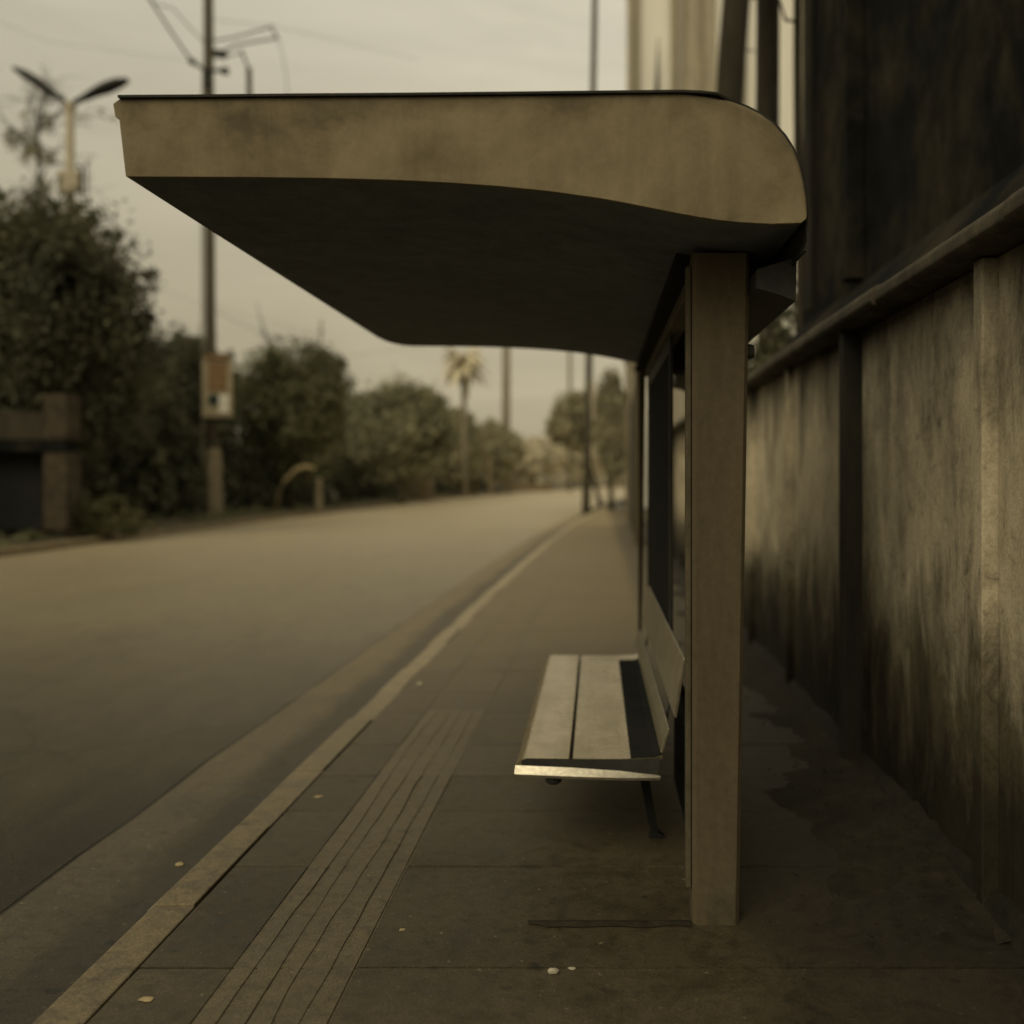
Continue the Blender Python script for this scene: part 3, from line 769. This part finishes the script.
# palm
pp = P(463, 357, 78); pm = empty('palm_tree', (P(466, 0, 78).x, 78, 0), 'slim palm tree with a small tuft above the hazy trees', 'palm tree', TG)
m = MB(); m.tube([(pm.location.x, 78, 0), (pm.location.x - .1, 78, 5), (pp.x, 78, pp.z)], [.28, .22, .18], 8); m.build('trunk', M['pole_far'], pm, smooth=True)
m = MB(); rr = random.Random(8); vs = []; fs = []
for i in range(70):
    a = i * 2.4; L = rr.uniform(1.2, 2.5); up = rr.uniform(-.7, 1.2)
    prev = None
    for q in range(7):
        t = q / 6; c = Vector((pp.x + math.cos(a) * L * t, 78 + math.sin(a) * L * t, pp.z + up * L * t - 1.35 * t * t))
        w_ = .30 * math.sin(math.pi * min(1, .15 + t * .85)) + .03; sd = Vector((-math.sin(a), math.cos(a), 0)) * w_
        vs += [c + sd - Vector((0, 0, w_ * .7)), c, c - sd - Vector((0, 0, w_ * .7))]
        if q: n = len(vs); fs += [(n - 6, n - 5, n - 2, n - 3), (n - 5, n - 4, n - 1, n - 2)]
m.add(vs, fs); m.build('crown', M['leaf_haze'], pm)

# trees behind the wall at the end of the dark building: trunks in view, crowns above
def wall_tree(label, base, topv, r0, r1, seed, crown_z):
    t = empty('street_tree', (base[0], base[1], 0), label, 'tree', 'trees behind the boundary wall')
    m = MB(); b, tp = Vector(base), Vector(topv); rr = random.Random(seed)
    pts = [b.lerp(tp, i / 7) + Vector((rr.gauss(0, .015), 0, 0)) for i in range(8)]
    m.tube(pts, [r0 + (r1 - r0) * i / 7 for i in range(8)], 10); m.build('trunk', M['bark'], t, smooth=True)
    for i in range(4):
        s = b.lerp(tp, rr.uniform(.40, .95)); a = rr.choice((0.2, -.3, 3.3, 2.9, .1)) + rr.gauss(0, .4); L = rr.uniform(.7, 1.6)
        e = [s]
        for q in range(1, 5): e.append(s + Vector((math.cos(a) * L * q / 4 + rr.gauss(0, .05), math.sin(a) * L * q / 4, rr.uniform(-.05, .35) * q / 4 + rr.gauss(0, .05))))
        m = MB(); m.tube(e, [.02, .017, .012, .008, .004], 5); m.build('branch', M['bark'], t)
    foliage([(Vector((tp.x, tp.y, crown_z)), Vector((1.7, 1.7, 1.3))), (Vector((tp.x + .9, tp.y + .5, crown_z + .6)), Vector((1.2, 1.2, 1.0)))], 3500, .2, 'crown', M['leaf_dark'], t, seed)
wall_tree('straight dark tree trunk rising behind the curved end of the shelter roof', (P(768, 0, 14).x, 14, 0), (P(769, 0, 14).x, 14, 11), .19, .155, 41, 12.2)
b0 = P(712, 300, 19); t0 = P(741, -40, 19)
wall_tree('leaning dark tree trunk tilted to the right above the shelter roof', (P(699, 477, 19).x, 19, 0), (t0.x + .12, 19, t0.z + 2.2), .30, .26, 42, 14.5)
wall_tree('thin crooked tree trunk squeezed against the corner of the dark building', (P(800, 0, 11.6).x, 11.6, 0), (P(799, 0, 11.6).x, 11.6, 9), .06, .045, 43, 9.6)

bs = empty('shrub', (2.45, 13, 0), 'dark bush just showing over the boundary wall beside the tree trunks', 'shrub')
foliage([(Vector((2.15, 12.9, 2.4)), Vector((.45, .5, 1.1))), (Vector((2.6, 13.1, 2.8)), Vector((.5, .5, 1.3))), (Vector((3.0, 13.3, 2.3)), Vector((.5, .5, 1.2)))], 7000, .10, 'foliage', M['leaf_dark'], bs, 61)
st_ = MB(); st_.tube([(2.45, 13, 0), (2.5, 13, 1.2), (2.4, 13, 3.2)], [.06, .05, .02], 6); st_.build('stem', M['bark'], bs)

# ------------------------------------------------------------------ poles, lamp, wires
up = P(214, 0, 40); pole = empty('utility_pole', (up.x, 40, 0), 'tall utility pole with a concrete foot and the notice board', 'utility pole')
m = MB(); m.tube([(up.x, 40, 0), (P(210, 0, 40).x, 40, 8), (P(208, 0, 40).x, 40, 23)], [.21, .21, .19], 12); m.build('shaft', M['pole'], pole, smooth=True)
m = MB(); m.tube([(up.x, 40, .02), (up.x, 40, 2.6), (up.x, 40, 2.75)], [.34, .29, .23], 12); m.build('foot', M['jacket'], pole, smooth=True, auto=40)
m = MB(); m.tube([(P(203, 0, 40).x, 40, 2), (P(202, 0, 40).x, 40, 12), (P(203, 0, 40).x, 40, 18)], .035, 6); m.build('conduit', M['pole_far'], pole)
def seg(pts, d, rad, name, mat, par, sg=6):
    m = MB(); m.tube([P(px, py, d) for px, py in pts], rad, sg); return m.build(name, M[mat], par)
seg([(190, 60), (205, 70), (228, 71)], 39.7, .07, 'insulator_bracket', 'dark_metal', pole)
seg([(228, 71), (222, 71)], 39.6, .15, 'insulator', 'dark_metal', pole)
seg([(190, 60), (194, 63)], 39.6, .13, 'insulator', 'dark_metal', pole)
seg([(206, 74), (206, 86)], 39.6, .12, 'insulator', 'dark_metal', pole)
seg([(212, 41), (232, 38), (271, 27)], 39.7, .035, 'cross_arm', 'dark_metal', pole)
seg([(212, 56), (236, 45), (277, 38)], 39.7, .04, 'cross_arm', 'dark_metal', pole)
seg([(271, 26), (278, 39)], 39.7, .045, 'arm_tie', 'dark_metal', pole)
seg([(216, 56), (232, 55), (241, 53)], 39.7, .03, 'bracket', 'dark_metal', pole)
seg([(214, 53), (226, 55)], 39.5, .16, 'transformer', 'dark_metal', pole, 10)
seg([(241, 50), (249, 70)], 39.7, .05, 'fuse_arm', 'dark_metal', pole)
seg([(249, 68), (249.5, 112)], 39.7, .11, 'fuse_link', 'pole', pole, 8)
# notice board on the pole
nb = P(216, 385, 39.3); board = empty('notice_board', (nb.x, 39.3, nb.z), 'peeling cream notice board fixed to the tall utility pole', 'notice board')
def pxbox(x0, x1, y0, y1, d, th, name, mat, par, bev=.0):
    a, b = P(x0, y0, d), P(x1, y1, d); m = MB(); m.box(a.x, b.x, d - th, d, b.z, a.z); return m.build(name, M[mat], par, bevel=bev)
pxbox(203, 233, 358, 417, 39.4, .05, 'board', 'cream', board, .01)
pxbox(206, 229, 354, 359, 39.35, .09, 'cap', 'rust', board, .01)
pxbox(208, 227, 362, 391, 39.345, .02, 'picture', 'rust', board)
m = MB(); c = P(214, 400, 39.34); m.tube([(c.x, 39.345, c.z), (c.x, 39.32, c.z)], [.24, .24], 20); m.build('dark_disc', M['teal'], board)
pxbox(219, 229, 395, 413, 39.345, .03, 'white_patch', 'white', board, .008)
pxbox(229.5, 240, 372, 416, 39.6, .04, 'side_panel', 'leaf_shrub', board)

def plain_pole(label, pts, d, r0, r1, mat, gnd=0, group='poles along the street', name='utility_pole'):
    a = P(pts[0][0], pts[0][1], d); t = empty(name, (a.x, d, gnd), label, 'pole', group)
    q = [P(px, py, d) for px, py in pts]; q[0].z = gnd
    m = MB(); m.tube(q, [r0 + (r1 - r0) * i / (len(q) - 1) for i in range(len(q))], 10); m.build('shaft', M[mat], t, smooth=True)
    return t
far_pole = plain_pole('thick hazy distant pole rising out of the trees near the palm', [(506, 490), (506, 420), (506.5, 310)], 98, .46, .38, 'pole_far')
m = MB(); a = P(506, 322, 98); m.box(a.x - 1.2, a.x + 1.2, 97.4, 97.6, a.z - .1, a.z + .1); m.build('cross_arm', M['pole_far'], far_pole)
slim = plain_pole('slim pale pole far off above the round-headed tree', [(569.5, 490), (570, 330), (570, 300)], 108, .20, .16, 'pole_far')
m = MB(); a = P(570, 305, 108); m.box(a.x - .9, a.x + .9, 107.7, 107.8, a.z - .08, a.z + .08); m.build('cross_arm', M['pole_far'], slim)
rp = plain_pole('very tall slender pole standing at our kerb past the shelter', [(586, 512), (588.5, 400), (591, 200), (596, -60)], 46, .20, .135, 'pole')
seg([(592, 380), (594, 420)], 45.6, .09, 'junction_box', 'pole_pale', rp, 8)
tp = plain_pole('thin faint mast sticking up behind the bushy tree', [(321, 490), (321, 320)], 75, .10, .08, 'pole_far')
seg([(317, 332), (325, 332)], 74.9, .05, 'cross_arm', 'pole_far', tp)

# double-headed street lamp
lp = P(70, 0, 36); lamp = empty('street_lamp', (lp.x, 36, 0), 'double-headed street lamp on a pale pole above the dark tree', 'street lamp')
m = MB(); m.tube([(lp.x, 36, 0), (lp.x, 36, 8), (lp.x, 36, CH + (VY - 106) * .036)], [.25, .2, .14], 10); m.build('pole', M['pole_pale'], lamp, smooth=True)
def lamp_head(pts, rads, d=36):
    m = MB(); q = [P(px, py, d) for px, py in pts]; vs = []; fs = []
    for i, p in enumerate(q):
        t = (q[min(i + 1, len(q) - 1)] - q[max(i - 1, 0)]).normalized(); nrm = Vector((-t.z, 0, t.x)); rr = rads[i]
        for k_ in range(10):
            an = k_ * 2 * math.pi / 10; vs.append(p + nrm * math.sin(an) * rr + Vector((0, math.cos(an) * rr * 1.7, 0)))
    for i in range(len(q) - 1):
        for k_ in range(10): fs.append((i * 10 + k_, i * 10 + (k_ + 1) % 10, i * 10 + 10 + (k_ + 1) % 10, i * 10 + 10 + k_))
    fs += [tuple(range(10))[::-1], tuple(range(len(q) * 10 - 10, len(q) * 10))]
    m.add(vs, fs); return m.build('lamp_head', M['dark_metal'], lamp, smooth=True)
lamp_head([(69, 104), (58, 97), (48, 91), (40, 84), (26, 75), (14, 68)], [.06, .10, .17, .20, .17, .07])
lamp_head([(71, 104), (84, 98), (96, 92), (106, 88), (118, 83), (128, 80)], [.06, .10, .15, .19, .17, .08])
m = MB(); a = P(70, 106, 36); m.box(a.x - .16, a.x + .16, 35.86, 36.14, a.z - .2, a.z + .12); m.build('bracket', M['pole_pale'], lamp, bevel=.03)
a, b = P(60, 172, 35.7), P(81, 193, 35.7); m = MB(); m.box(a.x, b.x, 35.5, 35.74, b.z, a.z); m.build('control_box', M['pole_pale'], lamp, bevel=.03)
seg([(78, 164), (82, 170), (82, 195)], 35.6, .05, 'side_pipe', 'dark_metal', lamp)
seg([(87, 160), (87, 195)], 35.6, .035, 'side_pipe', 'pole', lamp)

# half-bare tree tangled with the lamp
bt = P(36, 0, 37.5); bare = empty('bare_tree', (bt.x, 37.5, 0), 'wispy half-bare tree tangled beside the double-headed street lamp', 'tree')
trunk_mb((bt.x, 37.5, 0), 15, .12, (.1, 0), 0, 3, top=.3).build('trunk', M['bark'], bare, smooth=True)
m = MB(); rr = random.Random(77)
def twig(p, d, L, r0, depth):
    e = [p]; 
    for q in range(3): e.append(e[-1] + (d + Vector((rr.gauss(0, .3), rr.gauss(0, .3), rr.gauss(0, .2)))) * L / 3)
    m.tube(e, [r0, r0 * .8, r0 * .6, r0 * .35], 4)
    if depth:
        for _ in range(3):
            twig(e[rr.randint(1, 3)], (d * .6 + Vector((rr.gauss(0, .6), rr.gauss(0, .5), rr.gauss(0, .5)))).normalized(), L * .62, r0 * .55, depth - 1)
for i in range(22):
    z = 10.6 + i * .27
    twig(Vector((bt.x + .1, 37.5, min(z, 14.6))), Vector((rr.gauss(0, .7), rr.gauss(0, .5), rr.uniform(.2, 1.2))).normalized(), rr.uniform(1.2, 2.0), .035, 2)
m.build('branches', M['bark'], bare)
foliage([(P(42, 160, 37.5), Vector((1.3, .8, 1.1))), (P(38, 118, 37.5), Vector((.5, .5, .9))), (P(20, 150, 37.5), Vector((.7, .6, .8))), (P(98, 118, 37.5), Vector((.8, .5, .3)))], 700, .16, 'crown', M['leaf_far'], bare, 9)

def cable(label, pts, d0, d1, rad=.018, sag=0):
    q = [P(px, py, d0 + (d1 - d0) * i / (len(pts) - 1)) for i, (px, py) in enumerate(pts)]
    o = empty('power_cable', q[0], label, 'cable', 'overhead cables')
    pp_ = []
    for i in range(len(q) - 1):
        for k_ in range(8): pp_.append(q[i].lerp(q[i + 1], k_ / 8))
    pp_.append(q[-1]); n = len(pp_)
    for i, p in enumerate(pp_): p.z -= sag * 4 * (i / (n - 1)) * (1 - i / (n - 1))
    m = MB(); m.tube(pp_, rad, 5); c_ = m.build('cable', M['cable'], None)
    bpy.data.objects.remove(o)
    c_.name = 'power_cable'; tag(c_, label, 'cable', 'overhead cables'); return c_
cable('dark cable slanting down to the insulator of the tall utility pole', [(148, -4), (170, 30), (192, 62)], 38, 39.7, .045)
cable('thin cable crossing the sky into the top of the tall utility pole', [(150, 2), (172, 5), (206, 44)], 38, 39.7, .022, .1)
cable('thin cable running out from the tall utility pole above its arms', [(212, 19), (245, 21), (270, 23), (420, 60)], 39.7, 70, .012, .1)
cable('fine drooping cable hanging from the arm tie of the tall pole', [(278, 39), (282, 52), (286, 75), (289, 110)], 39.7, 44, .016, .0)
cable('faint cable stretched across the sky above the lamp heads', [(-40, 0), (45, 35), (206, 62)], 30, 39.7, .006, .2)
cable('faint lower cable passing behind the lamp pole', [(-40, 190), (80, 255), (206, 300), (321, 333)], 30, 75, .008, .3)
cable('faint cable running from the tall pole toward the distant thick pole', [(213, 310), (330, 350), (506, 330)], 40, 97.8, .012, .6)

# ------------------------------------------------------------------ things on the far footway
gp = P(54, 500, 25.6); gate = empty('gatehouse', (gp.x, 25.6, 0), 'brown masonry gate pillar with a dark opening under the big tree', 'gatehouse')
def pb_(x0, x1, y0, y1, d, th, name, mat, bev=.02):
    a, b = P(x0, y0, d), P(x1, y1, d); m = MB(); m.box(a.x, b.x, d, d + th, max(b.z, 0), a.z); return m.build(name, M[mat], gate, bevel=bev)
pb_(43, 67, 452.3, 530, 25.6, .7, 'pillar', 'brick')
pb_(43, 67, 394, 439.7, 25.6, .7, 'pillar', 'brick')
pb_(-30, 42.8, 412, 439.7, 25.75, .5, 'lintel', 'bark')
pb_(-30, 66, 440, 452, 25.57, .5, 'beam', 'dark_wall')
pb_(-30, 42.6, 452.3, 530, 26.2, .1, 'recess', 'panel', 0)
hp = P(300, 500, 44.5); hoop = empty('hoop_barrier', (hp.x, 44.5, 0), 'pale bent hoop barrier beside the far kerb under the bushy tree', 'barrier')
q = [(276, 505), (279, 492), (285, 481), (293, 472), (301, 467.5), (308, 467), (315, 468.5)]
m = MB(); m.tube([P(px, py, 44.5) for px, py in q], [.05, .06, .07, .08, .10, .10, .06], 8); m.build('hoop', M['straw'], hoop, smooth=True)
m = MB(); a = P(319, 480, 44.5); m.tube([(a.x, 44.5, 0), (a.x, 44.5, a.z), (a.x, 44.5, a.z + .08)], [.16, .14, .05], 10); m.build('post', M['jacket'], hoop, smooth=True, auto=40)
fw = P(418, 490, 70); fwl = empty('low_wall', (fw.x, 70, 0), 'short dusty wall fragment under the mid green tree', 'wall', 'dusty far walls')
m = MB(); a, b = P(402, 468, 70), P(433, 498, 70); m.box(a.x, b.x, 70, 70.4, 0, a.z); m.build('wall', M['jacket'], fwl, bevel=.03)
m = MB(); m.box(P(420, 0, 69.9).x, P(427, 0, 69.9).x, 69.7, 69.98, 0, a.z + .4); m.build('pier', M['far_kerb'], fwl, bevel=.03)
fw2 = empty('low_wall', (P(530, 0, 118).x, 118, 0), 'long low pale wall where the street bends out of sight', 'wall', 'dusty far walls')
m = MB(); a, b = P(512, 488, 118), P(552, 498, 118); m.box(a.x, b.x, 118, 118.5, -.2, .75); m.build('wall', M['far_kerb'], fw2, bevel=.03)
m = MB(); m.box(a.x - .1, b.x + .1, 117.9, 118.6, .752, .85); m.build('coping', M['far_kerb'], fw2, bevel=.02)
for px, w_, d, h, lab in ((475, 5, 84, 4.2, 'tan gate post below the hazy olive tree'), (490, 4, 92, 3.6, 'paler narrow gate post next to the thick distant pole'), (512, 3, 104, 4.0, 'slim pale gate post past the thick distant pole')):
    a = P(px, 0, d); t = empty('gate_post', (a.x, d, 0), lab, 'gate post', 'gate posts across the street')
    m = MB(); m.box(a.x - w_ * d / 2000, a.x + w_ * d / 2000, d, d + .4, 0, h); m.build('shaft', M['far_kerb'], t, bevel=.03)
    m = MB(); m.box(a.x - w_ * d / 1700, a.x + w_ * d / 1700, d - .06, d + .46, h + .002, h + .14); m.build('cap', M['far_kerb'], t, bevel=.02)

# tall framed hoarding and pillars at the end of the wall on our side
def pillar(label, px0, px1, d, top_py, mat):
    a, b = P(px0, top_py, d), P(px1, top_py, d); t = empty('gate_pillar', ((a.x + b.x) / 2, d, 0), label, 'gate pillar', 'gate pillars on our pavement')
    m = MB(); m.box(a.x, b.x, d, d + .35, 0, a.z); m.build('shaft', M[mat], t, bevel=.02)
    m = MB(); m.box(a.x - .05, b.x + .05, d - .05, d + .4, a.z + .002, a.z + .16); m.build('cap', M[mat], t, bevel=.02)
pillar('pale slim gate pillar at the far side of the dark gate leaf', 625.5, 629.5, 33, 362, 'jacket')
pillar('dusky gate pillar just beyond the far post of the shelter', 634.5, 639, 23.5, 370, 'post')
gl = empty('gate_leaf', (P(632, 0, 28).x, 28, 0), 'tall dark gate leaf standing open between two gate pillars', 'gate')
m = MB(); x0 = P(630, 0, 33).x; x1 = P(634.5, 0, 23.6).x
m.add([(x0, 32.95, .12), (x0 + .06, 32.95, .12), (x1 + .06, 23.9, .12), (x1, 23.9, .12), (x0, 32.95, 3.9), (x0 + .06, 32.95, 3.9), (x1 + .06, 23.9, 3.9), (x1, 23.9, 3.9)],
      [(3, 2, 1, 0), (4, 5, 6, 7), (0, 1, 5, 4), (1, 2, 6, 5), (2, 3, 7, 6), (3, 0, 4, 7)]); m.build('leaf', M['wall_dark'], gl)

# ------------------------------------------------------------------ small litter on the pavement and in the gutter
def scrap(label, px, py, size, mat='litter', z=0.0, seed=1, name='paper_scrap', cat='litter', h=.3):
    d = (CH - z) * F / (py - VY); c = P(px, py, d); r = random.Random(seed); n = 9
    m = MB(); vs = []
    ph = [size * r.uniform(.6, 1.1) for _ in range(n)]
    for hh, sc_ in ((.002, .95), (h * size, 1.0), (h * size * 1.9, .5)):
        for i in range(n):
            a = i * 2 * math.pi / n; vs.append((c.x + math.cos(a) * ph[i] * sc_ * 1.3, d + math.sin(a) * ph[i] * sc_, z + hh + (r.uniform(-.2, .2) * h * size if hh > .003 else 0)))
    fs = [(i, (i + 1) % n, n + (i + 1) % n, n + i) for i in range(n)] + [(n + i, n + (i + 1) % n, 2 * n + (i + 1) % n, 2 * n + i) for i in range(n)] + [tuple(range(n))[::-1], tuple(range(2 * n, 3 * n))]
    m.add(vs, fs); o = m.build(name, M[mat]); tag(o, label, cat, 'litter on the ground'); return o
scrap('pale crumpled pebble of paper on the slab in front of the post', 553, 973, .014, seed=2, h=.6)
scrap('small flat pale scrap beside the crumpled paper', 572, 969, .013, seed=3, h=.15)
scrap('pale leaf lying against the kerb face in the gutter', 180, 865, .020, 'straw', -.135, 4, 'dry_leaf', h=.3)
scrap('flat pale scrap on the slab nearest the kerb at the front', 146, 1000, .018, 'straw', 0, 5, h=.12)
scrap('tan scrap lying between kerb and tactile strip', 318, 797, .020, 'straw', 0, 6, h=.15)
scrap('tiny pale chip at the edge of the kerb farther along', 420, 685, .022, 'litter', 0, 7, 'stone_chip', h=.5)
scrap('small tan leaf on the slab right of the tactile strip', 402, 930, .011, 'straw', 0, 8, 'dry_leaf', h=.15)
# dead leaves and crumbs in the dirt along the wall
m = MB(); r = random.Random(66)
for i in range(900):
    y = 3.4 + 9 * r.random() ** 1.4; x = 1.42 - abs(r.gauss(0, .28)); 
    if x < .55: continue
    a = r.uniform(0, 6.28); s_ = r.uniform(.006, .018); z = .03 + .08 * max(0, (x - 1.0)) + r.random() * .01
    t = Vector((math.cos(a), math.sin(a), r.uniform(-.4, .4))) * s_; b = Vector((-math.sin(a), math.cos(a), r.uniform(-.4, .4))) * s_ * .55
    c = Vector((x, y, z)); m.add([c - t, c + b, c + t, c - b], [(0, 1, 2, 3)])
o = m.build('dead_leaves', M['moss']); tag(o, 'dead leaves and crumbs in the dirt along the wall foot', 'leaves', kind='stuff')

# ------------------------------------------------------------------ light
W = bpy.data.worlds.new('World'); S.world = W; W.use_nodes = True
nt = W.node_tree; bg = nt.nodes['Background']
SUN_EL, SUN_AZ = R(40), R(208)     # azimuth clockwise from +Y: behind and to the left
sky = nt.nodes.new('ShaderNodeTexSky'); sky.sky_type = 'NISHITA'; sky.sun_disc = False
sky.sun_elevation = SUN_EL; sky.sun_rotation = SUN_AZ; sky.dust_density = 6; sky.air_density = 1.0; sky.ozone_density = 1
bw = nt.nodes.new('ShaderNodeRGBToBW'); nt.links.new(sky.outputs[0], bw.inputs[0])
flat = nt.nodes.new('ShaderNodeMix'); flat.data_type = 'FLOAT'; flat.inputs[0].default_value = .75   # high thin overcast evens the sky out
nt.links.new(bw.outputs[0], flat.inputs[2]); flat.inputs[3].default_value = 5.0
tcw = nt.nodes.new('ShaderNodeTexCoord')
sep = nt.nodes.new('ShaderNodeSeparateXYZ'); nt.links.new(tcw.outputs['Generated'], sep.inputs[0])
el = ramp(nt, sep.outputs[2], [(.0, .90), (.14, .95), (.30, 1.12), (.42, 1.25), (.75, 1.25), (1.0, 1.2)])
cm = nt.nodes.new('ShaderNodeMapping'); cm.inputs['Scale'].default_value = (1.2, 1.2, 6.0); cm.inputs['Rotation'].default_value = (.25, .15, 0)
nt.links.new(tcw.outputs['Generated'], cm.inputs['Vector'])
cl = noise_tex(nt, cm.outputs[0], 2.2, 7, .62, .8)
cc = ramp(nt, cl, [(.3, .88), (.7, 1.08)])
col = mix(nt, 'MULTIPLY', el, cc, 1)
mp_ = nt.nodes.new('ShaderNodeMapRange'); mp_.inputs['From Min'].default_value = -1; nt.links.new(sep.outputs[1], mp_.inputs['Value'])
az = ramp(nt, mp_.outputs[0], [(.0, 1.0), (1.0, 1.0)])
col = mix(nt, 'MULTIPLY', col, az, 1)
mx_ = nt.nodes.new('ShaderNodeMapRange'); mx_.inputs['From Min'].default_value = -.6; mx_.inputs['From Max'].default_value = .05; nt.links.new(sep.outputs[0], mx_.inputs['Value'])
col = mix(nt, 'MULTIPLY', col, ramp(nt, mx_.outputs[0], [(0, .80), (1, 1.04)]), 1)
tint = ramp(nt, sep.outputs[2], [(.0, (1.0, .86, .56)), (.40, (1.0, .915, .70))])
col = mix(nt, 'MULTIPLY', col, tint, 1)
fin = nt.nodes.new('ShaderNodeMix'); fin.data_type = 'RGBA'; fin.blend_type = 'MULTIPLY'; fin.inputs[0].default_value = 1
nt.links.new(col, fin.inputs[6]); nt.links.new(flat.outputs[0], fin.inputs[7])
nt.links.new(fin.outputs[2], bg.inputs['Color']); bg.inputs['Strength'].default_value = .12

sl = bpy.data.lights.new('Sun', 'SUN'); sl.energy = .85; sl.angle = R(35); sl.color = (1.0, .86, .60)
so = bpy.data.objects.new('Sun', sl); C.objects.link(so)
dirv = Vector((math.sin(SUN_AZ) * math.cos(SUN_EL), math.cos(SUN_AZ) * math.cos(SUN_EL), math.sin(SUN_EL)))
so.rotation_euler = (-dirv).to_track_quat('-Z', 'Y').to_euler(); so.location = dirv * 60

# ------------------------------------------------------------------ camera
cam = bpy.data.cameras.new('Camera'); co = bpy.data.objects.new('Camera', cam); C.objects.link(co)
co.location = (0, 0, CH); co.rotation_euler = (R(90), 0, 0)
cam.sensor_width = 36; cam.lens = F / 1024 * 36
cam.shift_x = -(VX - 512) / 1024; cam.shift_y = -(512 - VY) / 1024
cam.clip_start = .05; cam.clip_end = 4000
cam.dof.use_dof = True; cam.dof.focus_distance = 3.5; cam.dof.aperture_fstop = 1.0
S.camera = co
S.view_settings.view_transform = 'Standard'; S.view_settings.look = 'None'; S.view_settings.exposure = 0
S.render.engine = 'CYCLES'
S.cycles.use_denoising = True; S.cycles.max_bounces = 5; S.cycles.diffuse_bounces = 3; S.cycles.glossy_bounces = 2; S.cycles.transparent_max_bounces = 4
